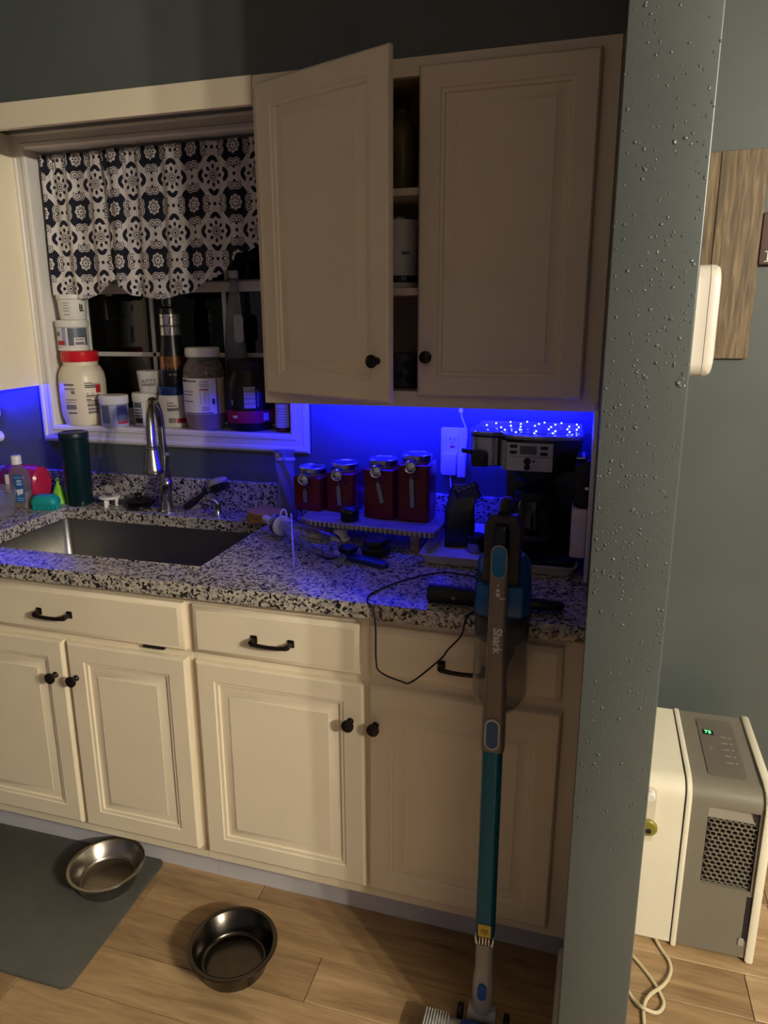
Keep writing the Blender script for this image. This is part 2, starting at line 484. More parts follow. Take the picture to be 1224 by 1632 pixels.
# ------------------------------------------------------------------ window
WX0, WX1, WZ0, WZ1 = -1.311, -0.428, 1.178, 2.052
win = G()
prof = [(0, 0), (0, 0.014), (0.006, 0.019), (0.016, 0.019), (0.020, 0.015), (0.040, 0.013), (0.044, 0.017), (0.052, 0.017), (0.060, 0.010), (0.060, 0)]  # (out from opening, proud)
def casing(g, x0, x1, z0, z1):
    rings = []
    for o, d in prof:
        rings.append([(x0 - o, -d, z0 - o), (x1 + o, -d, z0 - o), (x1 + o, -d, z1 + o), (x0 - o, -d, z1 + o)])
    n = 4; vs = [p for r in rings for p in r]; fs = []
    for j in range(len(rings) - 1):
        for i in range(n):
            k = (i + 1) % n
            fs.append((j * n + i, j * n + k, (j + 1) * n + k, (j + 1) * n + i))
    g._add(vs, fs)
casing(win, WX0, WX1, WZ0, WZ1 + 0.012)
window = tag(win.build('window_1', TRIMW, smooth=25), kind='structure')
g = G(); g.box(WX0 - 0.05, WX0, 0.0005, 0.22, WZ0 - 0.05, WZ1 + 0.06); g.box(WX1, WX1 + 0.05, 0.0005, 0.22, WZ0 - 0.05, WZ1 + 0.06)
g.box(WX0, WX1, 0.0005, 0.22, WZ1 + 0.012, WZ1 + 0.06)
g.build('jamb', TRIMW, window, smooth=0)
G().box(WX0, WX1, -0.012, 0.22, WZ0 - 0.04, WZ0 - 0.003, 0.002).build('window_sill', TRIMW, window)
def sash(x0, x1, z0, z1, y, vb, hb, top=0.035):
    g = G(); t = 0.022
    g.box(x0, x0 + 0.032, y, y + t, z0, z1, 0.003); g.box(x1 - 0.032, x1, y, y + t, z0, z1, 0.003)
    g.box(x0 + 0.03, x1 - 0.03, y, y + t, z0, z0 + 0.04, 0.003); g.box(x0 + 0.03, x1 - 0.03, y, y + t, z1 - top, z1, 0.003)
    o = g.build('sash', TRIMW, window)
    for x in vb: G().box(x - 0.008, x + 0.008, y + 0.004, y + t - 0.004, z0 + 0.03, z1 - top + 0.005, 0.002).build('muntin', TRIMW, o)
    for z in hb: G().box(x0 + 0.03, x1 - 0.03, y + 0.004, y + t - 0.004, z - 0.008, z + 0.008, 0.002).build('muntin', TRIMW, o)
    G().box(x0 + 0.02, x1 - 0.02, y + 0.009, y + 0.013, z0 + 0.02, z1 - 0.02).build('pane', NIGHTGLASS, o)
NIGHTGLASS = mat('night_window_glass', (5, 5, 6), 0.03, var=0.0, coat=0.3)
sash(WX0, WX1, WZ0, 1.655, 0.168, (-1.018, -0.735), (1.411,))
sash(WX0, WX1, 1.620, WZ1 + 0.01, 0.191, (-1.018, -0.735), (1.83,))

# ------------------------------------------------------------------ curtains
tag(G().tube([(WX0 + 0.001, 0.046, 2.030), (WX1 - 0.001, 0.046, 2.030)], 0.006, 10).build('curtain_rod', mat('white_rod', (210, 206, 200), 0.4)), 'thin curtain rod across the top of the kitchen window', 'curtain rod')
def interp(pts, x):
    if x <= pts[0][0]: return pts[0][1]
    for (a, b), (c, d) in zip(pts, pts[1:]):
        if x <= c:
            s = (x - a) / (c - a); s = s * s * (3 - 2 * s); return b + (d - b) * s
    return pts[-1][1]
def valance(label, x0, x1, bottom, y0, ph, top=2.052, left_in=0.0):
    nu, nv = 150, 44
    g = G()
    def fn(u, v):
        x = x0 + (x1 - x0) * u
        zb = interp(bottom, x)
        z = top + (zb - top) * v
        gath = math.exp(-((z - 2.030) / 0.03) ** 2)
        amp = 0.0045 + 0.006 * v
        y = y0 - amp * math.sin(x * 62 + ph + 0.6 * math.sin(v * 4)) - 0.004 * math.sin(x * 131 + ph * 2 + 1.5 * v)
        y -= 0.0035 * math.sin(x * 330 + 2 * math.sin(x * 90)) * max(0, 1 - v * 3.5)
        y -= 0.010 * (1 - gath) * 0.3
        xx = x + left_in * (1 - u) * math.sin(min(1, v * 1.2) * math.pi) 
        return (xx, y, z)
    g.grid(fn, nu, nv)
    o = g.build('window_valance', CURTAIN, smooth=180, uv=lambda c: ((c.x + 1.233 + 0.45 * (c.y - y0)) * 1.13 + 0.08 + ph * 0.37, (c.z - 1.795) + 0.08))
    md = o.modifiers.new('thickness', 'SOLIDIFY'); md.thickness = 0.0012
    return tag(o, label, 'curtain', 'valances over the window')
valance('navy and white tile-print valance panel at the left end of the kitchen window', -1.292, -1.045,
        [(-1.292, 1.612), (-1.25, 1.605), (-1.17, 1.600), (-1.11, 1.622), (-1.045, 1.662)], 0.034, 0.0)
valance('wider navy and white tile-print valance panel reaching behind the open cupboard door', -1.058, -0.434,
        [(-1.058, 1.685), (-1.03, 1.635), (-0.97, 1.607), (-0.88, 1.596), (-0.79, 1.610), (-0.70, 1.648), (-0.63, 1.685), (-0.585, 1.730), (-0.434, 1.80)], 0.022, 1.3, left_in=0.012)

# ================================================================== CABINETS
def panel_door(w, h, t=0.019):
    """raised panel door slab, origin lower-left back; front at y=-t"""
    g = G()
    rings = [(0.0, 0.0), (0.0, -t + 0.006), (0.002, -t + 0.003), (0.006, -t), (0.050, -t), (0.053, -t + 0.003), (0.060, -t + 0.004), (0.062, -t + 0.009), (0.066, -t + 0.009), (0.088, -t + 0.003), (0.090, -t + 0.0012), (0.093, -t + 0.0012)]
    R_ = [[(o, y, o), (w - o, y, o), (w - o, y, h - o), (o, y, h - o)] for o, y in rings]
    g.loft(R_)
    return g
def knob(parent, x, z, y):
    g = G()
    g.lathe([(0.0, 0.0), (0.0085, 0.0), (0.0085, 0.003), (0.0055, 0.007), (0.0055, 0.013), (0.012, 0.017), (0.0155, 0.022), (0.0150, 0.027), (0.010, 0.030), (0.0, 0.031)], (0, 0, 0), 20, RX(90))
    return g.build('knob', BRONZE, parent, (x, y, z))
def cup_pull(parent, x, z, y):
    g = G(); h = 0.048
    for sx in (-1, 1):
        g.box(sx * h - 0.009, sx * h + 0.009, -0.004, 0.0, -0.010, 0.010, 0.002)
        g.tube([(sx * h, 0, 0), (sx * h, -0.013, 0.0), (sx * h * 0.97, -0.021, -0.001), (sx * h * 0.85, -0.025, -0.003)], [0.006, 0.0065, 0.0075, 0.0062], 10)
    g.tube([(-h * 0.92, -0.024, -0.002), (-h * 0.5, -0.026, -0.004), (0, -0.0265, -0.0045), (h * 0.5, -0.026, -0.004), (h * 0.92, -0.024, -0.002)], [0.006, 0.0052, 0.0050, 0.0052, 0.006], 10)
    return g.build('handle', BRONZE, parent, (x, y, z))
def slab_front(w, h, t=0.019):
    g = G()
    rings = [(0.0, 0.0), (0.0, -t + 0.008), (0.003, -t + 0.005), (0.011, -t + 0.0015), (0.013, -t), (0.016, -t)]
    g.loft([[(o, y, o), (w - o, y, o), (w - o, y, h - o), (o, y, h - o)] for o, y in rings])
    return g
FY = -0.610
def base_unit(name, label, x0, x1, z1=0.876):
    t = thing(name, label, 'cabinet', ((x0 + x1) / 2, FY, 0.0))
    ox = (x0 + x1) / 2
    def L(x): return x - ox
    g = G(); g.box(L(x0), L(x0) + 0.016, 0.018, 0.607, 0.10, z1); g.box(L(x1) - 0.016, L(x1), 0.018, 0.607, 0.10, z1)
    g.box(L(x0), L(x1), 0.018, 0.607, 0.10, 0.116); g.box(L(x0), L(x1), 0.598, 0.607, 0.116, z1)
    g.build('body', INNER, t, smooth=0)
    G().box(L(x0), L(x1), 0.0, 0.018, 0.10, z1, 0.001).build('face_frame', CREAM, t)
    G().box(L(x0), L(x1), 0.050, 0.062, 0.0, 0.099).build('toe_kick', TOEM, t, smooth=0)
    return t, L
ZT, ZB, ZDT, ZDB = 0.701, 0.137, 0.851, 0.723
t1, L1 = base_unit('sink_cabinet', 'cream sink base cabinet with two raised panel doors under the sink', -1.245, -0.4615)
for (a, b, kx) in ((-1.220, -0.849, -0.879), (-0.835, -0.475, -0.812)):
    d = panel_door(b - a, ZT - ZB).build('door', CREAM, t1, (L1(a), 0, ZB))
    knob(d, kx - a, 0.600 - ZB, -0.019)
fr = slab_front(0.745, ZDT - ZDB).build('false_drawer_front', CREAM, t1, (L1(-1.220), 0, ZDB))
cup_pull(fr, -0.858 + 1.220, 0.783 - ZDB, -0.019)
tag(G().box(-0.045, 0.018, -0.012, 0.0, -0.006, 0.0, 0.001).build('latch', BLACKM, t1, (L1(-0.555), -0.002, 0.7215)), 'black plastic latch strip')
t2, L2 = base_unit('base_cabinet', 'cream base cabinet with two drawers over two raised panel doors, right of the sink unit', -0.4605, XS - 0.001)
for (a, b, kx) in ((-0.448, -0.004, -0.037), (0.004, 0.441, 0.021)):
    d = panel_door(b - a, ZT - ZB).build('door', CREAM, t2, (L2(a), 0, ZB))
    if a > 0: d.rotation_euler = (0, R(0.5), 0)
    knob(d, kx - a, 0.602 - ZB, -0.019)
for (a, b, hx, hz) in ((-0.448, -0.012, -0.231, 0.783), (0.012, 0.441, 0.228, 0.781)):
    d = slab_front(b - a, ZDT - ZDB).build('drawer', CREAM, t2, (L2(a), 0, ZDB))
    cup_pull(d, hx - a, hz - ZDB, -0.019)

# ------------------------------------------------------------------ worktop
CX0, CX1, CY0, CY1 = -2.2, XS - 0.001, -0.648, -0.0015
SX0, SX1, SY0, SY1 = -1.222, -0.468, -0.536, -0.124
g = G()
xs, ys = [CX0, SX0, SX1, CX1], [CY0, SY0, SY1, CY1]
vt = {}
for zi, z in enumerate((0.8765, 0.914)):
    for i, x in enumerate(xs):
        for j, y in enumerate(ys): vt[i, j, zi] = g.b.verts.new((x, y, z))
for i in range(3):
    for j in range(3):
        if (i, j) == (1, 1): continue
        for zi in (0, 1): g.b.faces.new([vt[i, j, zi], vt[i + 1, j, zi], vt[i + 1, j + 1, zi], vt[i, j + 1, zi]])
for i in range(3):
    for j in (0, 3): g.b.faces.new([vt[i, j, 0], vt[i + 1, j, 0], vt[i + 1, j, 1], vt[i, j, 1]])
for j in range(3):
    for i in (0, 3): g.b.faces.new([vt[i, j, 0], vt[i, j + 1, 0], vt[i, j + 1, 1], vt[i, j, 1]])
for j in (1, 2): g.b.faces.new([vt[1, j, 0], vt[2, j, 0], vt[2, j, 1], vt[1, j, 1]])
for i in (1, 2): g.b.faces.new([vt[i, 1, 0], vt[i, 2, 0], vt[i, 2, 1], vt[i, 1, 1]])
es = [e for e in g.b.edges if all(abs(v.co.y - CY0) < 1e-5 and v.co.z > 0.9 for v in e.verts) or all(abs(v.co.y - CY0) < 1e-5 and v.co.z < 0.9 for v in e.verts)]
bmesh.ops.bevel(g.b, geom=es, offset=0.006, segments=3, affect='EDGES', profile=0.5)
es = [e for e in g.b.edges if all(SX0 - 1e-4 < v.co.x < SX1 + 1e-4 and SY0 - 1e-4 < v.co.y < SY1 + 1e-4 and v.co.z > 0.913 for v in e.verts) and e.calc_length() > 0.2]
bmesh.ops.bevel(g.b, geom=es, offset=0.003, segments=2, affect='EDGES', profile=0.5)
top = tag(g.build('worktop', GRANITE, smooth=40), 'speckled black, grey and cream granite worktop with a sink cut-out', 'countertop')
G().box(CX0, CX1, -0.021, -0.0015, 0.9145, 1.016, 0.002).build('backsplash', GRANITE, top)

# sink
t = thing('kitchen_sink', 'undermount stainless steel sink bowl set into the granite worktop', 'sink', (-0.845, -0.330, 0.69))
rings = []
for zz, dx, rad in ((0.185, 0.006, 0.03), (0.185, 0.0, 0.022), (0.02, -0.004, 0.028), (0.006, -0.012, 0.03), (0.0, -0.03, 0.03), (0.0, -0.12, 0.01)):
    rings.append([(x, y, zz) for x, y in rrect(0.754 + 2 * dx, 0.412 + 2 * dx, rad, 5)])
g = G(); g.loft(rings, cap=False)
g.b.faces.new([v for v in g.b.verts[-len(rings[0]):]])
o = g.build('bowl', SINKM, t, smooth=50)
md = o.modifiers.new('sheet', 'SOLIDIFY'); md.thickness = 0.0014; md.offset = -1
G().lathe([(0.0, 0.001), (0.030, 0.001), (0.042, 0.0035), (0.044, 0.0015)], seg=28).build('drain', STEEL_D, t, (0, 0.03, 0.001))

# ================================================================== WALL CABINETS
UX0, UX1, UY = -0.374, XS - 0.001, -0.305
UZ0, UZ1 = 1.313, 2.110
t = thing('wall_cabinet', 'cream wall cabinet with its left door standing ajar, right of the window', 'cabinet', (0.055, UY, UZ0))
def LU(x): return x - 0.055
g = G()
h = UZ1 - UZ0
g.box(LU(UX0), LU(UX0) + 0.016, 0.018, 0.303, 0, h - 0.001); g.box(LU(UX1) - 0.016, LU(UX1), 0.018, 0.303, 0, h - 0.001)
g.box(LU(UX0) + 0.016, LU(UX1) - 0.016, 0.018, 0.303, 0.022, 0.036); g.box(LU(UX0) + 0.016, LU(UX1) - 0.016, 0.018, 0.303, h - 0.016, h - 0.001)
g.box(LU(UX0) + 0.016, LU(UX1) - 0.016, 0.295, 0.303, 0.036, h - 0.016)
g.build('body', INNER, t, smooth=0)
g = G()
g.box(LU(UX0), LU(UX0) + 0.038, 0, 0.018, 0, h, 0.001); g.box(LU(UX1) - 0.052, LU(UX1), 0, 0.018, 0, h, 0.001)
g.box(LU(UX0) + 0.037, LU(UX1) - 0.051, 0, 0.018, 0, 0.040, 0.001); g.box(LU(UX0) + 0.037, LU(UX1) - 0.051, 0, 0.018, h - 0.040, h, 0.001)
g.build('face_frame', CREAM, t)
for z in (1.588, 1.820):
    G().box(LU(UX0) + 0.017, LU(UX1) - 0.017, 0.025, 0.294, z - UZ0, z - UZ0 + 0.017).build('shelf', CREAM, t, smooth=0)
UDB, UDT = 1.342, 2.087
d = panel_door(0.409, UDT - UDB).build('door', CREAM, t, (LU(-0.354), -0.0015, UDB - UZ0), rot=(0, 0, R(-22.3)))
knob(d, 0.378, 1.438 - UDB, -0.019)
d = panel_door(0.396, UDT - UDB).build('door', CREAM, t, (LU(0.048), 0, UDB - UZ0))
knob(d, 0.026, 1.440 - UDB, -0.019)
# left wall cabinet (mostly out of frame)
t = thing('wall_cabinet', 'cream wall cabinet side panel at the left edge, left of the window', 'cabinet', (-1.75, UY, UZ0))
G().box(-0.387 - 0.003, 0.387, 0.018, 0.303, 0, h - 0.001, 0.001).build('body', PANEL_LIT, t)
G().box(-0.39, 0.387, 0.0, 0.0175, 0, h - 0.001, 0.001).build('face_frame', CREAM, t)
for x in (-0.375, 0.003):
    dd = panel_door(0.37, UDT - UDB).build('door', CREAM, t, (x, 0, UDB - UZ0))
    knob(dd, 0.34 if x < 0 else 0.03, 0.10, -0.019)

# LED strips under the cabinets
DIODE = mat('blue_diode', (60, 70, 255), 0.4, emit=(70, 80, 255), es=60.0)
TAPE = mat('white_led_tape', (200, 200, 210), 0.5)
def led_strip(label, x0, x1, z, ys, energy, sy, tilt):
    t = thing('led_strip', label, 'light strip', ((x0 + x1) / 2, -0.12, z), group='blue strip lights under wall cabinets')
    L = (x1 - x0) / 2
    for y in ys:
        tp = G().box(-L, L, y - 0.004, y + 0.004, -0.0012, -0.0002).build('tape', TAPE, t, smooth=0)
        g = G(); n = int((x1 - x0) / 0.033)
        for i in range(n):
            x = -L + 0.015 + i * 0.033
            g.box(x - 0.0022, x + 0.0022, y - 0.0022, y + 0.0022, -0.0028, -0.0011)
        tag(g.build('diode', DIODE, tp, smooth=0), kind='stuff')
        l = led_light((0, y, -0.006), x1 - x0 - 0.02, sy, energy / len(ys)); l.rotation_euler = (R(tilt), 0, 0); l.parent = t
    return t
led_strip('glowing blue light strip under the wall cabinet over the coffee maker', -0.34, 0.45, 1.3345, (-0.06, 0.04), 20.0, 0.006, 64)
led_strip('glowing blue light strip under the left wall cabinet by the window', -2.10, -1.385, 1.3125, (0.04,), 6.0, 0.006, 74)

# ================================================================== SINK AREA
def catm(*p, n=8): return catmull(p, n)
# faucet
t = thing('kitchen_faucet', 'brushed nickel pull-down faucet with a flared spray head behind the sink', 'faucet', (-0.853, -0.075, 0.9142))
G().lathe([(0.0, 0.0), (0.027, 0.0), (0.027, 0.004), (0.022, 0.008), (0.019, 0.03), (0.018, 0.08), (0.020, 0.12), (0.016, 0.135), (0.0125, 0.15), (0.0, 0.15)], seg=28).build('base', FAUCETM, t)
path = catm((0.0, 0, 0.13), (0.002, -0.002, 0.22), (0.006, -0.012, 0.30), (0.020, -0.050, 0.358), (0.048, -0.115, 0.378), (0.073, -0.165, 0.350), (0.084, -0.186, 0.290), (0.088, -0.192, 0.245), n=8)
G().tube(path, [0.0125] * len(path), 18).build('spout', FAUCETM, t)
sh = G().lathe([(0.0, -0.076), (0.029, -0.076), (0.0305, -0.072), (0.0285, -0.06), (0.0215, -0.03), (0.0175, -0.006), (0.0165, -0.003), (0.0185, -0.001), (0.0185, 0.003), (0.0145, 0.005), (0.0, 0.006)], seg=28).build('spray_head', FAUCETM, t, (0.088, -0.193, 0.250), rot=(R(-3), R(-2), 0))
G().lathe([(0.0, -0.0805), (0.017, -0.0805), (0.017, -0.0782), (0, -0.0782)], seg=20).build('nozzle', BLACKM, sh)
hb = G().tube(catm((0.0, -0.004, 0.035), (0.012, -0.018, 0.065), (0.022, -0.030, 0.098), (0.026, -0.034, 0.125), n=5), [0.015] * 6 + [0.018, 0.020, 0.021, 0.0215, 0.021, 0.020, 0.019, 0.016, 0.011, 0.008][:10], 18).build('lever_hub', FAUCETM, t)
G().tube(catm((0.027, -0.034, 0.122), (0.033, -0.038, 0.155), (0.042, -0.042, 0.195), n=4), [0.008, 0.007, 0.0065, 0.006, 0.0056, 0.0054, 0.0054, 0.006, 0.0062], 12).lathe([(0, -0.008), (0.006, -0.006), (0.0095, 0), (0.007, 0.006), (0, 0.008)], (0.042, -0.042, 0.199), 16).build('lever', FAUCETM, hb)

# soap dispenser
t = thing('soap_dispenser', 'small nickel soap pump with a curved spout behind the sink, right of the faucet', 'soap dispenser', (-0.659, -0.090, 0.9142)); t.scale = (1, 1, 0.88)
G().lathe([(0, 0), (0.017, 0), (0.017, 0.003), (0.013, 0.008), (0.0105, 0.035), (0.0125, 0.048), (0.0115, 0.052), (0, 0.053)], seg=24).build('body', FAUCETM, t)
p = catm((0.0, 0, 0.050), (-0.014, -0.006, 0.064), (-0.034, -0.014, 0.066), (-0.050, -0.02, 0.056), (-0.056, -0.023, 0.048), n=6)
G().tube(p, [0.0052 - 0.0016 * i / (len(p) - 1) for i in range(len(p))], 12).build('spout', FAUCETM, t)

# drain strainer and stopper
t = thing('sink_strainer', 'white three-footed plastic drain cover standing left of the black stopper', 'strainer', (-1.082, -0.068, 0.9142))
G().lathe([(0.0, 0.033), (0.018, 0.036), (0.030, 0.036), (0.035, 0.034), (0.036, 0.031), (0.034, 0.028), (0.0, 0.026)], seg=28).build('disc', WHITEP, t)
for a in (30, 150, 270):
    G().lathe([(0, 0), (0.0065, 0), (0.0055, 0.029), (0, 0.029)], (0.022 * math.cos(R(a)), 0.022 * math.sin(R(a)), 0), 14).build('foot', WHITEP, t)
G().lathe([(0, 0.0362), (0.009, 0.0362), (0.012, 0.041), (0.008, 0.043), (0, 0.043)], seg=18).build('grip', STEEL, t)
t = thing('sink_stopper', 'glossy black two-tiered sink stopper beside the faucet', 'stopper', (-0.967, -0.068, 0.9142))
G().lathe([(0, 0), (0.034, 0), (0.042, 0.006), (0.042, 0.013), (0.033, 0.019), (0.0, 0.02)], seg=32).build('plug', BLACKP, t)
G().lathe([(0, 0.0195), (0.030, 0.0195), (0.046, 0.027), (0.046, 0.031), (0.030, 0.037), (0.012, 0.040), (0.011, 0.047), (0.014, 0.051), (0.010, 0.054), (0, 0.055)], seg=32).build('flange', BLACKP, t)

# dish brush lying in front of the backsplash
t = thing('dish_brush', 'black-handled dish brush propped against the granite backsplash, right of the faucet', 'brush', (-0.785, -0.068, 0.9142))
p = catm((0.0, -0.012, 0.016), (0.035, -0.004, 0.040), (0.075, 0.002, 0.075), n=5)
G().tube(p, [0.010, 0.0115, 0.012, 0.012, 0.0115, 0.011, 0.010, 0.009, 0.008, 0.008, 0.008], 12).build('handle', BLACKM, t)
GREYS = mat('grey_translucent_plastic', (150, 146, 146), 0.3, var=0.05)
G().lathe([(0, -0.010), (0.034, -0.010), (0.038, -0.004), (0.037, 0.004), (0.028, 0.010), (0, 0.012)], (0.112, 0.010, 0.106), 26, RY(-22) @ RX(-14), sy=0.62).build('head', GREYS, t)
g = G()
for i in range(46):
    a = i * 2.4; rr = 0.030 * math.sqrt(i / 46)
    q = TR(0.112, 0.010, 0.106) @ RY(-22) @ RX(-14)
    v0 = q @ Vector((rr * math.cos(a), rr * 0.6 * math.sin(a), -0.009)); v1 = q @ Vector((rr * 1.12 * math.cos(a), rr * 0.66 * math.sin(a), -0.030))
    g.tube([v0, v1], 0.0022, 5)
tag(g.build('bristles', BLACKM, t), kind='stuff')

# tumbler
TUMB = mat('dark_green_enamel', (12, 40, 42), 0.28, 0.3, var=0.06)
t = thing('insulated_tumbler', 'tall dark green insulated tumbler standing at the back left corner of the sink', 'tumbler', (-1.197, -0.073, 0.9142)); t.scale = (1, 1, 0.985)
G().lathe([(0, 0), (0.036, 0), (0.040, 0.004), (0.0425, 0.03), (0.0465, 0.20), (0.0475, 0.235), (0.0, 0.236)], seg=40).build('body', TUMB, t)
G().lathe([(0, 0.2362), (0.0478, 0.2362), (0.0485, 0.239), (0.0485, 0.252), (0.046, 0.256), (0.036, 0.257), (0.034, 0.2545), (0, 0.2545)], seg=40).build('lid', mat('dark_green_lid', (11, 30, 33), 0.4), t)

# clear hand-soap bottle with blue label
AMBER = mat('pale_amber_liquid', (206, 176, 140), 0.12, trans=0.6, ior=1.33, var=0.05)
t = thing('soap_bottle', 'clear soap bottle with white cap and blue label, left of the sink', 'bottle', (-1.366, -0.160, 0.9142), R(10))
rings = [[(x, y, z) for x, y in rrect(w, d, r, 5)] for z, w, d, r in ((0, 0.064, 0.040, 0.012), (0.004, 0.072, 0.046, 0.014), (0.05, 0.074, 0.047, 0.015), (0.098, 0.072, 0.046, 0.015), (0.125, 0.062, 0.040, 0.015), (0.142, 0.036, 0.030, 0.0145), (0.150, 0.028, 0.027, 0.0134))]
G().loft(rings).build('body', CLEARP, t)
rings = [[(x, y, z) for x, y in rrect(w, d, r, 5)] for z, w, d, r in ((0.003, 0.062, 0.038, 0.012), (0.03, 0.070, 0.043, 0.013), (0.058, 0.0705, 0.0435, 0.013))]
G().loft(rings).build('liquid', AMBER, t)
G().lathe([(0, 0.150), (0.0165, 0.150), (0.0165, 0.176), (0.015, 0.179), (0, 0.180)], seg=26).build('cap', WHITEP, t)
BLUELAB = mat('blue_label', (44, 92, 150), 0.5, var=0.08)
lab = G().box(-0.004, 0.032, -0.0245, -0.0238, 0.022, 0.118).build('label', BLUELAB, t, smooth=0)
G().prism([(0.002, 0.066), (0.027, 0.070), (0.026, 0.053), (0.011, 0.050), (0.009, 0.044), (0.006, 0.051)], -0.0250, -0.0245, 'xz').build('badge', WHITE2, lab, smooth=0)
g = G(); g.box(0.008, 0.024, -0.025, -0.0245, 0.092, 0.100); g.box(0.007, 0.025, -0.025, -0.0245, 0.082, 0.089); g.box(0.0, 0.028, -0.025, -0.0245, 0.107, 0.109); g.box(0.004, 0.029, -0.025, -0.0245, 0.036, 0.038); g.box(0.006, 0.028, -0.025, -0.0245, 0.029, 0.031)
tag(g.build('print', mat('pale_blue_ink', (164, 190, 226), 0.5), lab, smooth=0), kind='stuff')
G().box(-0.032, -0.018, -0.0245, -0.0238, 0.058, 0.118).build('label', WHITE2, t, smooth=0)

# magenta dish soap bottle lying on its side
MAGENTA = mat('magenta_liquid_bottle', (206, 44, 84), 0.18, trans=0.25, var=0.12, vscale=8)
t = thing('dish_soap_bottle', 'red and magenta soap bottle lying on its side behind the clear soap bottle', 'bottle', (-1.325, -0.094, 0.9145), R(-6)); t.scale = (1.0, 1.16, 1.14)
M = TR(0, 0, 0.058) @ RY(-90) @ Matrix.Diagonal((1.1, 0.72, 1, 1))
G().lathe([(0, 0.0), (0.040, 0.0), (0.050, 0.006), (0.0525, 0.03), (0.0525, 0.12), (0.046, 0.16), (0.03, 0.19), (0.016, 0.205), (0.016, 0.222), (0, 0.222)], seg=36, M=M).build('body', MAGENTA, t)
G().lathe([(0, 0.2222), (0.019, 0.2222), (0.019, 0.244), (0.008, 0.252), (0.007, 0.27), (0, 0.27)], seg=24, M=M).build('cap', WHITEP, t)

# green funnel-shaped scraper leaning on the tumbler
LIME = mat('lime_green_silicone', (120, 190, 40), 0.4, var=0.06)
t = thing('funnel', 'lime green silicone funnel standing mouth-down behind the teal scrubber', 'funnel', (-1.282, -0.075, 0.9142), R(20)); t.scale = (0.8, 0.8, 1)
g = G(); g.lathe([(0.037, 0), (0.038, 0.002), (0.030, 0.022), (0.016, 0.055), (0.007, 0.066), (0.006, 0.076), (0.0, 0.077)], seg=32)
g.build('cone', LIME, t)
g = G(); n = 20
pts = [(0.006 * math.cos(2 * math.pi * i / n), 0, 0.080 + 0.006 * math.sin(2 * math.pi * i / n)) for i in range(n + 1)]
g.tube(pts, 0.0022, 8); g.build('hanging_loop', LIME, t)

# teal silicone scrubber
TEAL = mat('teal_silicone', (24, 150, 142), 0.45, var=0.08)
t = thing('scrubber', 'teal silicone scrubber with a bristled skirt on the granite left of the sink', 'scrubber', (-1.267, -0.158, 0.9142), R(14))
rings = [[(x, y, z) for x, y in rrect(w, d, r, 5)] for z, w, d, r in ((0.018, 0.086, 0.052, 0.016), (0.022, 0.090, 0.056, 0.018), (0.034, 0.088, 0.054, 0.018), (0.046, 0.070, 0.040, 0.016), (0.050, 0.050, 0.026, 0.012))]
G().loft(rings).build('grip', TEAL, t)
g = G()
for i in range(12):
    for j in range(7):
        x, y = (i - 5.5) * 0.0072, (j - 3) * 0.0074
        if abs(i - 5.5) > 5 and abs(j - 3) > 2: continue
        g.lathe([(0, 0), (0.0022, 0), (0.0029, 0.019), (0, 0.019)], (x, y, 0), 6)
tag(g.build('bristles', TEAL, t), kind='stuff')

# clear cup in the left corner of the frame
t = thing('plastic_tub', 'clear ribbed plastic tub at the left edge of the worktop', 'tub', (-1.355, -0.262, 0.9142))
g = G(); g.shell([(0.0, 0.001), (0.040, 0.001), (0.043, 0.006), (0.050, 0.085), (0.053, 0.088), (0.053, 0.092)], seg=36)
o = g.build('wall', CLEARP, t); md = o.modifiers.new('sheet', 'SOLIDIFY'); md.thickness = 0.0015
G().lathe([(0, 0.002), (0.0405, 0.002), (0.0435, 0.020), (0, 0.020)], seg=30).build('liquid', mat('lilac_liquid', (170, 150, 176), 0.15, trans=0.4), t)

# white camera on the wall, cut by the left frame edge
t = thing('wall_camera', 'small round white camera with a black face on the wall under the left cabinet', 'camera', (-1.575, -0.002, 1.215))
G().lathe([(0, 0), (0.020, 0), (0.020, 0.004), (0.010, 0.010), (0.010, 0.024), (0, 0.024)], (0, 0, -0.09), 24, RX(90)).tube([(0, -0.018, -0.09), (0, -0.03, -0.07), (0, -0.03, -0.03)], 0.006, 10).build('mount', WHITEP, t)
hd = G().lathe([(0, 0.0), (0.026, 0.0), (0.034, 0.006), (0.036, 0.018), (0.033, 0.026), (0.028, 0.028), (0, 0.028)], (0.0, -0.012, 0), 30, RX(90)).build('head', WHITEP, t)
G().lathe([(0, 0.0282), (0.025, 0.0282), (0.024, 0.031), (0, 0.032)], (0.0, -0.012, 0), 26, RX(90)).build('lens', BLACKP, hd)

# ================================================================== WINDOW SILL
SZ = WZ0 - 0.0028
def cyl_label(parent, name, m, rad, a0, a1, z0, z1, t=0.0006, k=None):
    o = G().patch(rad, a0, a1, z0, z1, t=t).build(name, m, parent, smooth=40)
    if k: tag(o, kind=k)
    return o
def print_lines(parent, m, rad, rows, t=0.0012):
    g = G()
    for a0, a1, z0, z1 in rows: g.patch(rad, a0, a1, z0, z1, t=t, n=6)
    return tag(g.build('print', m, parent, smooth=40), kind='stuff')
def wrap(rad, th, zc, t=0.0012):
    def f(x, y, z):
        a = R(th) + x / rad
        return ((rad + t + z) * math.sin(a), -(rad + t + z) * math.cos(a), zc + y)
    return f
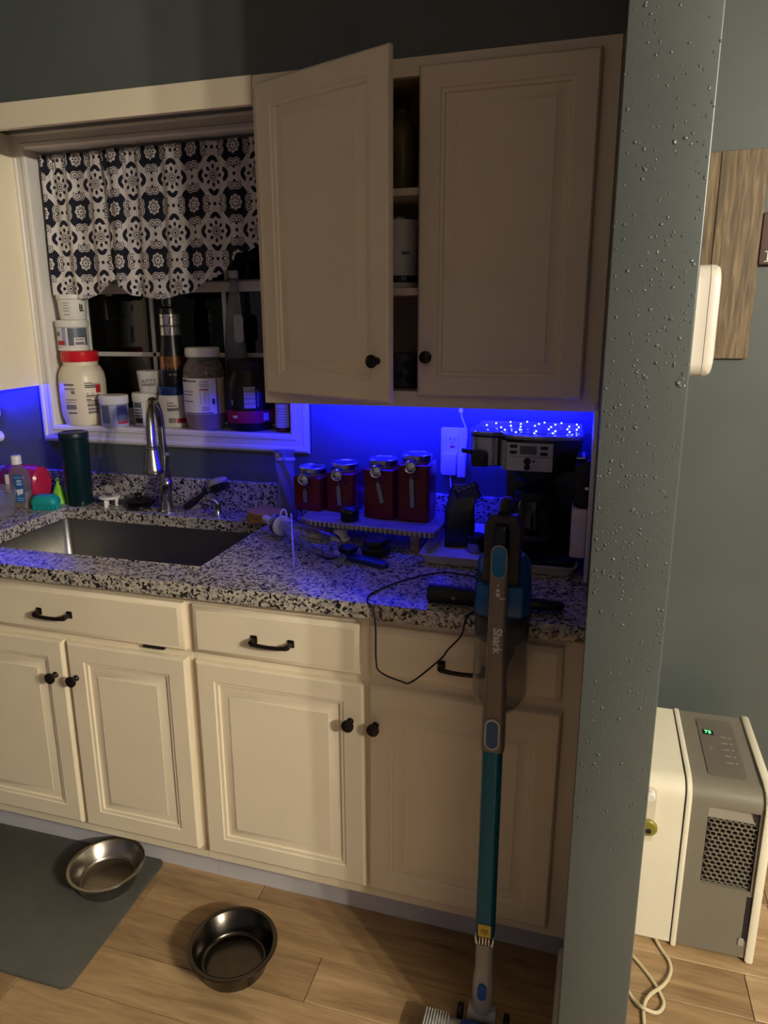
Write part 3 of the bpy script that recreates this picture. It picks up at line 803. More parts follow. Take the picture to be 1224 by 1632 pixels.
# big cream tub with red lid
t = thing('protein_tub', 'large cream tub with a red lid at the left end of the window sill', 'tub', (-1.2325, 0.045, SZ)); t.scale = (0.925, 0.925, 1)
G().lathe([(0, 0), (0.066, 0), (0.072, 0.004), (0.0815, 0.04), (0.0835, 0.09), (0.0835, 0.155), (0.080, 0.178), (0.070, 0.198), (0.062, 0.206), (0.062, 0.218), (0, 0.218)], seg=44).build('body', mat('cream_tub_plastic', (228, 214, 190), 0.32, var=0.02), t)
G().lathe([(0, 0.2185), (0.066, 0.2185), (0.067, 0.222), (0.067, 0.250), (0.064, 0.254), (0, 0.2545)], seg=44).build('lid', REDP, t)
lb = print_lines(t, INK, 0.0835, [(42, 62, 0.148, 0.150), (42, 74, 0.138, 0.142), (43, 78, 0.132, 0.136), (44, 80, 0.104, 0.1075), (44, 56, 0.091, 0.094), (46, 74, 0.081, 0.083), (45, 51, 0.112, 0.114), (58, 63, 0.112, 0.114), (-12, 18, 0.128, 0.131), (-10, 20, 0.092, 0.094)], 0.0008)
print_lines(t, GREYINK, 0.0835, [(42, 82, 0.1445, 0.1465), (44, 78, 0.099, 0.102), (45, 78, 0.086, 0.090), (45, 74, 0.068, 0.078), (46, 74, 0.056, 0.064), (46, 72, 0.044, 0.053), (-12, 16, 0.140, 0.147), (-10, 18, 0.083, 0.085), (-9, 18, 0.060, 0.076), (8, 17, 0.112, 0.124)], 0.0008)
G().patch(0.0815, -6, 18, 0.046, 0.0495, t=0.0018).build('rule', INK, t)
G().patch(0.0835, 70, 84, 0.114, 0.142, t=0.0009).build('fruit_mark', REDINK, t)
# tub on the lid, and small tub on that
Z1 = SZ + 0.2550
t = thing('supplement_tub', 'squat clear tub with white lid stacked on the red-lidded tub', 'tub', (-1.252, 0.046, Z1))
G().lathe([(0, 0), (0.050, 0), (0.052, 0.003), (0.052, 0.008), (0.051, 0.010), (0, 0.0102)], seg=36).build('base', WHITEP, t)
G().lathe([(0, 0.0103), (0.0505, 0.0103), (0.0515, 0.014), (0.0515, 0.078), (0, 0.0785)], seg=36).build('body', WHITE2, t)
G().lathe([(0, 0.079), (0.0535, 0.079), (0.054, 0.081), (0.054, 0.099), (0.051, 0.102), (0, 0.1025)], seg=40).build('lid', WHITEP, t)
cyl_label(t, 'label', GREYLAB, 0.0515, 20, 96, 0.018, 0.076)
cyl_label(t, 'label', mat('blue_grey_label', (150, 152, 190), 0.4), 0.0515, -4, 12, 0.018, 0.078)
cyl_label(t, 'label', REDINK, 0.0515, -30, 6, 0.020, 0.034, 0.001)
cyl_label(t, 'price_sticker', WHITE2, 0.0515, 40, 82, 0.016, 0.044, 0.0014)
print_lines(t, GREYINK, 0.0515, [(44, 78, 0.036, 0.040), (44, 78, 0.020, 0.030), (-30, -14, 0.050, 0.064)], 0.002)
t = thing('supplement_tub', 'small white tub at the very top of the stack below the valance', 'tub', (-1.242, 0.046, Z1 + 0.1030))
G().lathe([(0, 0), (0.042, 0), (0.0435, 0.003), (0.0475, 0.066), (0.0, 0.0665)], seg=34).build('body', WHITEP, t)
G().lathe([(0, 0.067), (0.0495, 0.067), (0.050, 0.069), (0.050, 0.080), (0.047, 0.083), (0, 0.0832)], seg=34).build('lid', WHITEP, t)
print_lines(t, GREYINK, 0.0462, [(-2, 26, 0.054, 0.056), (0, 22, 0.046, 0.048), (0, 26, 0.037, 0.039), (0, 24, 0.028, 0.030), (0, 24, 0.016, 0.018)], 0.0016)
print_lines(t, INK, 0.0462, [(66, 82, 0.028, 0.032), (66, 70, 0.033, 0.052), (74, 78, 0.033, 0.050)], 0.0022)
# small clear jar
t = thing('supplement_jar', 'short clear jar with white lid and grey label, right of the red-lidded tub', 'jar', (-1.095, 0.022, SZ))
G().lathe([(0, 0), (0.044, 0), (0.0465, 0.004), (0.0465, 0.078), (0, 0.0785)], seg=36).build('body', mat('milky_plastic', (206, 206, 216), 0.2, trans=0.3), t)
G().lathe([(0, 0.079), (0.048, 0.079), (0.0488, 0.081), (0.0488, 0.104), (0.046, 0.1075), (0, 0.108)], seg=36).build('lid', WHITEP, t)
cyl_label(t, 'label', GREYLAB, 0.0465, 44, 96, 0.022, 0.076)
cyl_label(t, 'label', REDINK, 0.0465, 46, 96, 0.012, 0.021)
cyl_label(t, 'label', GREYLAB, 0.0465, -26, 14, 0.016, 0.076)
# white tub with small tub on its lid
t = thing('supplement_tub', 'white tub with black label panels directly behind the faucet neck', 'tub', (-1.000, 0.075, SZ))
G().lathe([(0, 0), (0.042, 0), (0.0445, 0.003), (0.0465, 0.084), (0, 0.0845)], seg=36).build('body', WHITE2, t)
G().lathe([(0, 0.085), (0.0485, 0.085), (0.049, 0.087), (0.049, 0.110), (0.046, 0.1135), (0, 0.114)], seg=36).build('lid', WHITEP, t)
cyl_label(t, 'label', GREYLAB, 0.046, -30, 10, 0.034, 0.082, 0.0012)
cyl_label(t, 'label', INK, 0.0455, -30, 10, 0.012, 0.030, 0.0014)
print_lines(t, WHITE2, 0.046, [(-28, 8, 0.060, 0.064), (-28, 8, 0.050, 0.054), (-28, 8, 0.041, 0.044)], 0.002)
print_lines(t, GREYINK, 0.046, [(32, 78, 0.070, 0.078), (34, 76, 0.058, 0.064), (36, 66, 0.044, 0.052)], 0.0014)
t = thing('supplement_tub', 'small white tub with black lettering stacked on the tub behind the faucet', 'tub', (-0.977, 0.068, SZ + 0.1145))
G().lathe([(0, 0), (0.034, 0), (0.0355, 0.003), (0.0405, 0.062), (0.0415, 0.064), (0.0415, 0.072), (0.039, 0.074), (0, 0.0745)], seg=34).build('body', WHITEP, t)
g = G(); g.text('KITTY', 0.0165, wrap(0.0378, 28, 0.040)); g.text('LAMBERY', 0.0125, wrap(0.0372, 28, 0.028)); g.patch(0.0385, 18, 38, 0.0515, 0.0525, t=0.001); g.patch(0.037, 24, 32, 0.0165, 0.018, t=0.001)
g.build('lettering', INK, t, smooth=0)
# white tub with blue lid and red stripe
t = thing('vitamin_tub', 'white tub with a blue lid and red stripe under the tall black bottle', 'tub', (-0.893, 0.070, SZ))
G().lathe([(0, 0), (0.045, 0), (0.0485, 0.004), (0.0495, 0.09), (0.0475, 0.103), (0.043, 0.109), (0.0, 0.1095)], seg=38).build('body', WHITE2, t)
G().lathe([(0, 0.110), (0.0445, 0.110), (0.0455, 0.112), (0.0455, 0.136), (0.043, 0.139), (0, 0.1395)], seg=38).build('lid', mat('blue_lid', (28, 54, 110), 0.25), t)
cyl_label(t, 'stripe', REDINK, 0.0487, 40, 100, 0.016, 0.032)
cyl_label(t, 'barcode_panel', WHITE2, 0.0487, 8, 42, 0.016, 0.046, 0.0012)
print_lines(t, INK, 0.0489, [(11 + 2.9 * i, 12.4 + 2.9 * i, 0.018, 0.034) for i in range(10)], 0.0018)
print_lines(t, GREYINK, 0.0492, [(6, 34, 0.083, 0.086), (6, 44, 0.073, 0.077), (6, 50, 0.058, 0.068)], 0.001)
# tall black bottle on the blue lid
SILV = mat('silver_foil', (196, 190, 186), 0.18, 0.9, var=0.1)
GOLD = mat('gold_foil', (150, 108, 70), 0.25, 0.8, var=0.3, vscale=60)
t = thing('shaker_bottle', 'tall black bottle with silver and gold bands standing on the blue lid', 'bottle', (-0.884, 0.070, SZ + 0.1400))
G().lathe([(0, 0), (0.042, 0), (0.0435, 0.003), (0.042, 0.09), (0.037, 0.125), (0.034, 0.150), (0.0335, 0.235), (0.030, 0.252), (0.020, 0.258), (0.020, 0.265), (0, 0.265)], seg=36).build('body', BLACKP, t)
G().lathe([(0, 0.2655), (0.0235, 0.2655), (0.0235, 0.292), (0.018, 0.297), (0.010, 0.299), (0.009, 0.312), (0, 0.312)], seg=28).build('cap', BLACKP, t)
cyl_label(t, 'band', SILV, 0.0338, -70, 110, 0.166, 0.233)
g = G()
for zc in (0.213, 0.181):
    for a in (-34, 30, 94):
        q = [(-0.018, -0.012), (-0.003, -0.012), (0.017, 0.012), (0.002, 0.012)]
        f = wrap(0.0340, a, zc, 0.0014); g2 = [f(x, y, 0) for x, y in q] + [f(x, y, -0.0008) for x, y in q]
        g._add(g2, [(0, 1, 2, 3), (7, 6, 5, 4), (0, 4, 5, 1), (1, 5, 6, 2), (2, 6, 7, 3), (3, 7, 4, 0)])
g.patch(0.0338, -70, 110, 0.194, 0.198, t=0.0012)
g.build('chevron_marks', INK, t, smooth=0)
cyl_label(t, 'band', GOLD, 0.0412, -60, 110, 0.052, 0.098, 0.0016)
print_lines(t, GREYINK, 0.0425, [(12, 24, 0.036, 0.041), (30, 46, 0.036, 0.041)], 0.0012)
# clear jar with white lid
PRETZ = mat('brown_snack_contents', (120, 84, 62), 0.6, var=0.4, vscale=60)
t = thing('snack_jar', 'large clear jar with white lid and white label, left of the black tub', 'jar', (-0.758, 0.048, SZ)); t.scale = (0.955, 0.955, 1)
G().lathe([(0, 0), (0.056, 0), (0.060, 0.003), (0.070, 0.04), (0.0715, 0.06), (0.0715, 0.175), (0.066, 0.205), (0.056, 0.222), (0.052, 0.228), (0.052, 0.238), (0, 0.238)], seg=44).build('body', mat('clear_jar_plastic', (226, 216, 212), 0.08, trans=0.85, ior=1.25), t)
G().lathe([(0, 0.2385), (0.0575, 0.2385), (0.0585, 0.241), (0.0585, 0.264), (0.055, 0.268), (0, 0.2685)], seg=40).build('lid', WHITEP, t)
g = G(); g.lathe([(0, 0.003), (0.055, 0.003), (0.066, 0.04), (0.0675, 0.07), (0.0675, 0.155), (0.04, 0.165), (0, 0.168)], seg=36)
g.build('contents', mat('pink_powder', (170, 140, 140), 0.8, var=0.15), t)
for i in range(14):
    a = i * 2.39; rr = 0.045 * math.sqrt((i + 0.5) / 14)
    p = [(rr * math.cos(a) + 0.013 * math.cos(u), rr * math.sin(a) + 0.006 * math.sin(2 * u), 0.182 + 0.006 * (i % 4) + 0.012 * math.sin(u)) for u in [2 * math.pi * k / 12 for k in range(13)]]
    G().tube(p, 0.004, 7).build('pretzel', PRETZ, t)
lb = cyl_label(t, 'label', WHITE2, 0.0715, -48, 62, 0.056, 0.172)
print_lines(t, GREYINK, 0.0715, [(16, 40, 0.160, 0.162), (16, 40, 0.153, 0.155), (16, 42, 0.146, 0.148), (-46, 8, 0.160, 0.166), (-40, -2, 0.128, 0.131), (-40, -4, 0.118, 0.121), (-40, -4, 0.096, 0.100), (17, 18, 0.092, 0.132), (29, 30, 0.092, 0.132), (38, 39, 0.092, 0.132), (20, 40, 0.078, 0.080), (20, 40, 0.073, 0.075), (20, 40, 0.068, 0.070)], 0.0012)
print_lines(t, REDINK, 0.0715, [(16, 40, 0.134, 0.138)], 0.0012)
print_lines(t, INK, 0.0715, [(49, 56, 0.088, 0.106), (-46, -24, 0.162, 0.168), (-40, 50, 0.058, 0.061)], 0.0015)
cyl_label(t, 'label', mat('beige_label', (196, 180, 150), 0.5), 0.0715, 68, 110, 0.056, 0.172)
# black tub with pink band
PINK = mat('magenta_band', (176, 34, 88), 0.25, 0.3, var=0.15, vscale=40)
t = thing('protein_tub', 'large black tub with a magenta band, partly behind the open cupboard door', 'tub', (-0.609, 0.080, SZ)); t.scale = (0.94, 0.94, 1)
G().lathe([(0, 0), (0.068, 0), (0.074, 0.004), (0.083, 0.03), (0.0855, 0.06), (0.0855, 0.140), (0.080, 0.170), (0.068, 0.188), (0.068, 0.196), (0.0, 0.196)], seg=44).build('body', BLACKP, t)
G().lathe([(0, 0.1965), (0.072, 0.1965), (0.073, 0.199), (0.073, 0.224), (0.070, 0.228), (0, 0.2285)], seg=44).build('lid', BLACKM, t)
G().shell([(0.0848, 0.029), (0.0868, 0.045), (0.0872, 0.066), (0.0870, 0.068)], seg=60).build('band', PINK, t)
lb = cyl_label(t, 'label', mat('nutrition_label', (196, 186, 170), 0.5), 0.0855, 12, 38, 0.078, 0.146, 0.001)
print_lines(t, INK, 0.0855, [(12, 38, 0.138, 0.1395), (13, 37, 0.131, 0.133), (12, 38, 0.108, 0.1092), (12, 38, 0.092, 0.0935)], 0.0018)
g = G(); g.text('Y', 0.022, wrap(0.0855, -18, 0.094)); g.build('lettering', WHITE2, t, smooth=0)
cyl_label(t, 'code_panel', mat('lavender_paper', (176, 168, 196), 0.5), 0.0872, 56, 70, 0.036, 0.060, 0.0008)
print_lines(t, WHITE2, 0.0872, [(-18, -6, 0.046, 0.054)], 0.0008)
cyl_label(t, 'label', mat('grey_strip', (120, 118, 124), 0.5), 0.0855, 42, 45, 0.082, 0.136, 0.001)
# small amber bottle with white label, at the right end
t = thing('pill_bottle', 'small amber bottle with a white label in the right corner of the sill', 'bottle', (-0.479, 0.052, SZ))
G().lathe([(0, 0), (0.0235, 0), (0.026, 0.003), (0.026, 0.095), (0.020, 0.106), (0.017, 0.108), (0.017, 0.114), (0, 0.114)], seg=30).build('body', mat('amber_plastic', (110, 58, 40), 0.2, trans=0.3), t)
G().lathe([(0, 0.1145), (0.0205, 0.1145), (0.0205, 0.134), (0.018, 0.136), (0, 0.1362)], seg=28).build('cap', WHITEP, t)
cyl_label(t, 'label', WHITE2, 0.026, -60, 62, 0.016, 0.092)
print_lines(t, GREYINK, 0.026, [(-30, 44, 0.022 + 0.009 * i, 0.0235 + 0.009 * i) for i in range(7)], 0.0011)
# blue spray bottle
BLUELIQ = mat('blue_cleaner', (16, 34, 130), 0.15, trans=0.25, var=0.06)
t = thing('spray_bottle', 'spray bottle of blue cleaner with a black trigger behind the snack jar', 'spray bottle', (-0.684, 0.141, SZ))
def ovals(rows): return [[(a * math.cos(2 * math.pi * i / 28) + ox, b * math.sin(2 * math.pi * i / 28), z) for i in range(28)] for z, a, b, ox in rows]
G().loft(ovals([(0.0, 0.040, 0.016, 0), (0.004, 0.044, 0.0175, 0), (0.15, 0.044, 0.0175, 0), (0.23, 0.042, 0.0175, 0), (0.30, 0.036, 0.0165, 0), (0.365, 0.028, 0.0155, 0), (0.43, 0.020, 0.014, 0.004), (0.470, 0.014, 0.0125, 0.006), (0.486, 0.0135, 0.0125, 0.006)])).build('body', mat('frosted_bottle', (214, 214, 222), 0.2, trans=0.75, ior=1.2), t)
G().loft(ovals([(0.003, 0.038, 0.0145, 0), (0.006, 0.0415, 0.016, 0), (0.15, 0.042, 0.016, 0), (0.23, 0.040, 0.016, 0), (0.30, 0.0335, 0.015, 0), (0.345, 0.0295, 0.0145, 0)])).build('liquid', BLUELIQ, t)
G().loft(ovals([(0.4865, 0.016, 0.015, 0.006), (0.510, 0.016, 0.015, 0.006), (0.512, 0.010, 0.010, 0.006)])).build('collar', WHITEP, t)
g = G(); g.prism([(-0.012, 0.512), (0.026, 0.512), (0.034, 0.530), (0.088, 0.545), (0.090, 0.566), (0.030, 0.582), (-0.020, 0.570)], -0.011, 0.011, 'xz', 0.004, 2)
hd = g.build('spray_head', BLACKM, t)
G().prism([(0.050, 0.540), (0.062, 0.542), (0.066, 0.505), (0.058, 0.488), (0.052, 0.489), (0.057, 0.508)], -0.006, 0.006, 'xz', 0.002).build('trigger', BLACKM, hd)
G().prism(rrect(0.034, 0.092, 0.015, 6, 0.024, 0.325), -0.0187, -0.0172, 'xz').build('label', mat('pale_label', (176, 176, 184), 0.5), t)

# ================================================================== INSIDE THE WALL CABINET
def in_cab(z): return z + 0.0004
t = thing('storage_bottle', 'olive bottle on the top shelf inside the open cupboard', 'bottle', (-0.030, -0.165, in_cab(1.837)))
G().lathe([(0, 0), (0.036, 0), (0.038, 0.004), (0.038, 0.150), (0.020, 0.185), (0.016, 0.190), (0.016, 0.200), (0, 0.2)], seg=30).build('body', mat('olive_plastic', (96, 84, 36), 0.35), t)
G().lathe([(0, 0.2003), (0.019, 0.2003), (0.019, 0.222), (0, 0.224)], seg=24).build('cap', BLACKM, t)
t = thing('drinking_cup', 'dark red cup on the top shelf behind the right cupboard door edge', 'cup', (0.045, -0.150, in_cab(1.837)))
G().lathe([(0, 0), (0.028, 0), (0.034, 0.004), (0.040, 0.185), (0.041, 0.200), (0.035, 0.205), (0, 0.206)], seg=30).build('body', mat('dark_red_plastic', (110, 22, 34), 0.3), t)
t = thing('supplement_canister', 'white canister with a black band on the middle shelf inside the open cupboard', 'canister', (-0.034, -0.175, in_cab(1.605)))
G().lathe([(0, 0), (0.045, 0), (0.0465, 0.003), (0.0475, 0.150), (0, 0.150)], seg=34).build('body', WHITE2, t)
G().lathe([(0, 0.1503), (0.0490, 0.1503), (0.0495, 0.153), (0.0495, 0.168), (0.047, 0.170), (0, 0.1704)], seg=34).build('lid', WHITEP, t)
G().lathe([(0.0465, 0.170), (0.012, 0.1705), (0.010, 0.180), (0, 0.181)], seg=20).build('grip', WHITEP, t)
cyl_label(t, 'band', INK, 0.0470, -60, 110, 0.016, 0.033, 0.001)
g = G(); g.text('TS', 0.012, wrap(0.0470, 26, 0.0245, 0.0018)); g.build('lettering', WHITE2, t, smooth=0)
cyl_label(t, 'print', GREYINK, 0.0473, 20, 44, 0.084, 0.092, 0.001, 'stuff')
t = thing('mug', 'dark mug with black spots on the bottom shelf inside the open cupboard', 'mug', (-0.020, -0.175, in_cab(1.349)))
MUGM = mat('charcoal_stoneware', (74, 70, 70), 0.35, var=0.1)
G().lathe([(0, 0), (0.036, 0), (0.040, 0.004), (0.042, 0.088), (0.0425, 0.092), (0.039, 0.092), (0.037, 0.010), (0, 0.008)], seg=34).build('body', MUGM, t)
G().tube(catm((0.040, 0, 0.074), (0.062, 0, 0.070), (0.066, 0, 0.046), (0.058, 0, 0.024), (0.040, 0, 0.020), n=5), 0.0055, 10).build('handle', MUGM, t)
for a, z, r_ in ((20, 0.062, 0.012), (34, 0.026, 0.013), (60, 0.05, 0.009), (0, 0.034, 0.010)):
    g = G(); f = wrap(0.0415, a, z, 0.0006)
    pts = [(r_ * math.cos(2 * math.pi * i / 14), r_ * math.sin(2 * math.pi * i / 14)) for i in range(14)]
    g._add([f(x, y, 0) for x, y in pts] + [f(x, y, -0.0008) for x, y in pts], [tuple(range(14)), tuple(range(14, 28))[::-1]] + [(i, (i + 1) % 14, 14 + (i + 1) % 14, 14 + i) for i in range(14)])
    g.build('spot', INK, t, smooth=0)

# ================================================================== WORKTOP, RIGHT OF THE SINK
CZ = 0.9142
# riser shelf
t = thing('counter_riser', 'low board riser with a stitched edge carrying the red canisters', 'riser', (-0.105, -0.150, CZ), R(-4.6))
poly = [(-0.172, -0.118), (0.205, -0.118), (0.205, 0.098), (-0.205, 0.098), (-0.205, -0.090)]
G().prism(poly, 0.0455, 0.0625, 'xy', 0.003).build('board', RISERM, t)
for x, y in ((-0.160, -0.085), (0.147, -0.098), (-0.185, 0.078), (0.147, 0.078)):
    G().box(x - 0.013, x + 0.013, y - 0.013, y + 0.013, 0, 0.0453, 0.002).build('leg', RISERM, t)
g = G()
for i in range(26): g.box(-0.158 + i * 0.0140 - 0.0017, -0.158 + i * 0.0140 + 0.0017, -0.1195, -0.1178, 0.0465, 0.0612)
tag(g.build('stitching', mat('cream_thread', (214, 206, 190), 0.7), t, smooth=0), kind='stuff')
# red canisters
CRIM = mat('dark_red_ceramic', (104, 8, 22), 0.25, var=0.08)
LIDM = mat('brushed_aluminium_lid', (186, 186, 190), 0.25, 1.0, var=0.04)
RZ0 = CZ + 0.0627
def canister(label, x, y, h, rz, slot_h, slot_tilt):
    t = thing('canister', label, 'canister', (x, y, RZ0), rz, 'red canisters on the riser')
    w = 0.091
    rings = [[(px_, py_, z) for px_, py_ in rrect(w - 2 * o, w - 2 * o, 0.009, 4)] for z, o in ((0, 0.003), (0.003, 0), (h - 0.004, 0), (h, 0.004), (h + 0.001, 0.010))]
    G().loft(rings).build('body', CRIM, t)
    G().lathe([(0, h + 0.0012), (0.037, h + 0.0012), (0.037, h + 0.005), (0, h + 0.005)], seg=32).build('seal', mat('translucent_seal', (170, 170, 176), 0.4), t)
    G().lathe([(0, h + 0.0052), (0.041, h + 0.0052), (0.042, h + 0.007), (0.042, h + 0.022), (0.040, h + 0.0245), (0.034, h + 0.0245), (0.031, h + 0.022), (0, h + 0.022)], seg=40).build('lid', LIDM, t)
    br = G().box(-0.020, 0.020, -w / 2 - 0.010, -w / 2 - 0.0002, h - 0.034, h - 0.026, 0.002).build('spoon_bracket', CRIM, t)
    G().lathe([(0, 0), (0.009, 0.001), (0.0175, 0.006), (0.0185, 0.010), (0.0165, 0.0125), (0.0135, 0.011), (0.009, 0.013), (0, 0.014)], (-0.004, -w / 2 - 0.0005, h - 0.006), 30, RX(90)).build('clasp', CHROME, t)
    M = TR(-0.002, -w / 2 - 0.004, h - 0.030) @ RY(-slot_tilt)
    G().box(-0.0068, 0.0068, -0.0018, 0.0018, -slot_h, -0.010, 0.0012, M=M).tube([(0, 0, -0.012), (0, 0, 0.012)], 0.003, 8, M=M).build('spoon', mat('satin_spoon_steel', (150, 152, 156), 0.35, 0.9), t)
    return t
canister('smallest red canister, leftmost on the riser', -0.316, -0.118, 0.103, R(-6), 0.046, 0)
canister('second smallest red canister, second from the left on the riser', -0.2165, -0.108, 0.119, R(-5), 0.068, 3)
canister('second tallest red canister with a tilted spoon, third on the riser', -0.088, -0.148, 0.145, R(-3), 0.068, 12)
canister('tallest red canister, rightmost on the riser', 0.0115, -0.152, 0.164, R(-3), 0.092, 2)
# black lid on riser front edge
t = thing('jar_lid', 'glossy black domed jar lid on the front edge of the riser', 'lid', (-0.166, -0.226, RZ0))
G().lathe([(0, 0), (0.024, 0), (0.026, 0.003), (0.026, 0.020), (0.0, 0.020)], seg=28).build('rim', BLACKM, t)
G().lathe([(0, 0.0203), (0.027, 0.0203), (0.028, 0.024), (0.026, 0.032), (0.018, 0.039), (0, 0.041)], seg=28).build('dome', BLACKP, t)
t = thing('egg_cup', 'small white flanged plastic cup on the worktop under the riser', 'cup', (-0.196, -0.222, CZ))
G().lathe([(0, 0), (0.024, 0), (0.028, 0.003), (0.027, 0.007), (0.021, 0.012), (0.019, 0.034), (0.0175, 0.036), (0, 0.036)], seg=28).build('body', WHITEP, t)
# plastic bag / pouch standing behind the bottle
t = thing('zip_bag', 'tall clear plastic pouch with a yellow tab standing left of the red canisters', 'bag', (-0.430, -0.060, CZ), R(10))
g = G()
def bagf(u, v):
    x = (u - 0.5) * (0.062 + 0.006 * math.sin(v * 7)); b = 0.016 * math.sin(math.pi * u) * (1 - v) ** 0.8
    return (x + 0.004 * math.sin(v * 5), -b - 0.004 * math.sin(u * 9 + v * 11), 0.001 + v * 0.222)
g.grid(bagf, 16, 30)
g.grid(lambda u, v: (bagf(u, v)[0], 0.003 - bagf(u, v)[1] * 0.6, bagf(u, v)[2]), 16, 30)
o = g.build('film', mat('clear_film', (214, 214, 226), 0.12, trans=0.85, ior=1.12), t, smooth=180)
md = o.modifiers.new('sheet', 'SOLIDIFY'); md.thickness = 0.0006
G().box(-0.030, 0.032, -0.006, -0.0045, 0.190, 0.200, 0.0004).build('zip_strip', mat('pale_strip', (180, 176, 190), 0.3), t)
G().box(-0.030, -0.016, -0.010, -0.006, 0.198, 0.214, 0.001).build('tab', mat('yellow_tab', (206, 170, 60), 0.4), t)
G().loft([[(x * s_, y * s_ * 0.5 + 0.001, z) for x, y in rrect(0.040, 0.018, 0.008, 4)] for z, s_ in ((0.003, 0.9), (0.02, 1.0), (0.08, 0.95), (0.13, 0.8), (0.15, 0.5))]).build('contents', mat('dusky_red_contents', (120, 46, 62), 0.6, var=0.3, vscale=50), t)
# tan wooden disc
t = thing('wooden_coaster_box', 'round tan wooden box behind the white bottle lid', 'box', (-0.487, -0.094, CZ))
TAN = walnut('tan_wood', (150, 104, 56), (178, 130, 74), (196, 150, 92), (3, 3, 12))
G().lathe([(0, 0), (0.060, 0), (0.063, 0.003), (0.063, 0.022), (0, 0.022)], seg=40, sy=0.72).build('body', TAN, t)
G().lathe([(0, 0.0222), (0.0635, 0.0222), (0.0645, 0.024), (0.0635, 0.032), (0.058, 0.035), (0, 0.035)], seg=40, sy=0.72).build('lid', TAN, t)
# clear bottle lying down, lid to the left
t = thing('water_bottle', 'clear bottle lying on its side with a white spout lid and blue band', 'bottle', (-0.272, -0.3145, CZ), math.atan2(-0.163, 0.227))
MB_ = TR(0, 0, 0.0365) @ RY(90)
o = G().shell([(0.0, 0.1395), (0.020, 0.1395), (0.026, 0.136), (0.033, 0.1405), (0.0362, 0.134), (0.0358, 0.08), (0.034, 0.02), (0.031, -0.03), (0.025, -0.065), (0.0185, -0.088), (0.0175, -0.1065)], seg=44, M=MB_).build('glass', GLASS, t, smooth=60)
md = o.modifiers.new('sheet', 'SOLIDIFY'); md.thickness = 0.0022; md.offset = -1
lid = G().lathe([(0, -0.148), (0.026, -0.148), (0.0295, -0.145), (0.0295, -0.112), (0.026, -0.109), (0, -0.109)], seg=40, M=MB_).build('lid', WHITEP, t)
bandM = mat('navy_band', (14, 28, 110), 0.35, var=0.04)
G().shell([(0.0296, -0.139), (0.0305, -0.139), (0.0305, -0.119), (0.0296, -0.119)], seg=48, M=MB_).build('band', bandM, lid)
def band_text(x, y, z):   # letters run down the side of the band that faces the room
    f = R(38) - x / 0.0308
    return (-0.1295 + y, -(0.0308 + z) * math.cos(f), 0.0365 + (0.0308 + z) * math.sin(f))
g = G(); g.text('Ciro', 0.0165, band_text); g.build('lettering', WHITEP, lid, smooth=0)
G().lathe([(0, -0.215), (0.0105, -0.215), (0.0118, -0.212), (0.0122, -0.16), (0.0135, -0.1485), (0, -0.1485)], seg=26, M=MB_).build('spout', WHITEP, t)
p = [(-0.105 + 0.0, -0.002 + 0.010 * math.cos(R(a)), 0.072 + 0.017 * math.sin(R(a))) for a in range(-75, 256, 15)]
G().tube([Vector((x + 0.004, y, z)) for x, y, z in p], 0.0028, 8).build('carry_loop', WHITEP, t)
# metal straw leaning over the bottle
b0 = Vector((-0.235, -0.473, CZ + 0.003)); b1 = Vector((-0.3125, -0.300, 1.0045))
tag(G().tube([b0, b0.lerp(b1, 0.5), b1], 0.0030, 12).build('metal_straw', CHROME), 'thin metal straw standing on the worktop, leaning over the lying bottle', 'straw')
# black cap and blue handle
DKBL = mat('navy_rubber', (20, 26, 62), 0.5, var=0.1)
t = thing('travel_mug_top', 'black two-tiered travel mug lid lying right of the clear bottle', 'lid', (-0.062, -0.318, CZ))
G().lathe([(0, 0.0), (0.036, 0.0), (0.0395, 0.003), (0.0395, 0.018), (0.037, 0.021), (0, 0.021)], seg=36, M=TR(0, 0, 0.006) @ RX(3)).build('rim', BLACKM, t)
G().prism([(0.034 * math.cos(R(60 * i + 10)), 0.034 * math.sin(R(60 * i + 10))) for i in range(6)], 0.0212, 0.040, 'xy', 0.005, 2, M=TR(0, 0, 0.006) @ RX(3)).build('cap', BLACKM, t)
t = thing('scoop', 'dark blue plastic scoop handle lying in front of the black mug lid', 'scoop', (-0.064, -0.392, CZ), R(-20))
G().prism(rrect(0.128, 0.032, 0.0155, 6), 0.0, 0.013, 'xy', 0.004, 2).build('handle', mat('blue_plastic', (22, 44, 132), 0.35), t)
G().loft([[(x - 0.068, y + 0.006, z) for x, y in rrect(w_, w_, 0.012, 5)] for z, w_ in ((0.0132, 0.03), (0.018, 0.042), (0.030, 0.046), (0.032, 0.044))]).build('bowl', DKBL, t)

# outlet with plugs
t = thing('wall_outlet', 'white wall outlet plate on the blue-lit backsplash wall', 'outlet', (0.0885, -0.0005, 1.148))
pl = G().prism(rrect(0.078, 0.138, 0.006, 4), -0.006, 0.0, 'xz', 0.002).build('plate', WHITEP, t)
rc = G().prism(rrect(0.034, 0.096, 0.003, 3, -0.004, 0.0), -0.0085, -0.0055, 'xz', 0.0006).build('receptacle', WHITEP, t)
g = G(); g.box(-0.0115, -0.0095, -0.0090, -0.008, 0.030, 0.039); g.box(0.0015, 0.0035, -0.0090, -0.008, 0.031, 0.038); g.lathe([(0, 0), (0.0022, 0), (0.0022, 0.0006), (0, 0.0006)], (-0.004, -0.0084, 0.024), 12, RX(90))
g.build('slots', INK, rc, smooth=0)
G().box(-0.011, 0.003, -0.0096, -0.0082, 0.0095, 0.0155, 0.0004).build('reset_button', REDINK, rc)
t = thing('power_adapter', 'wide white plug adapter in the lower half of the wall outlet', 'adapter', (0.079, -0.0092, 1.115))
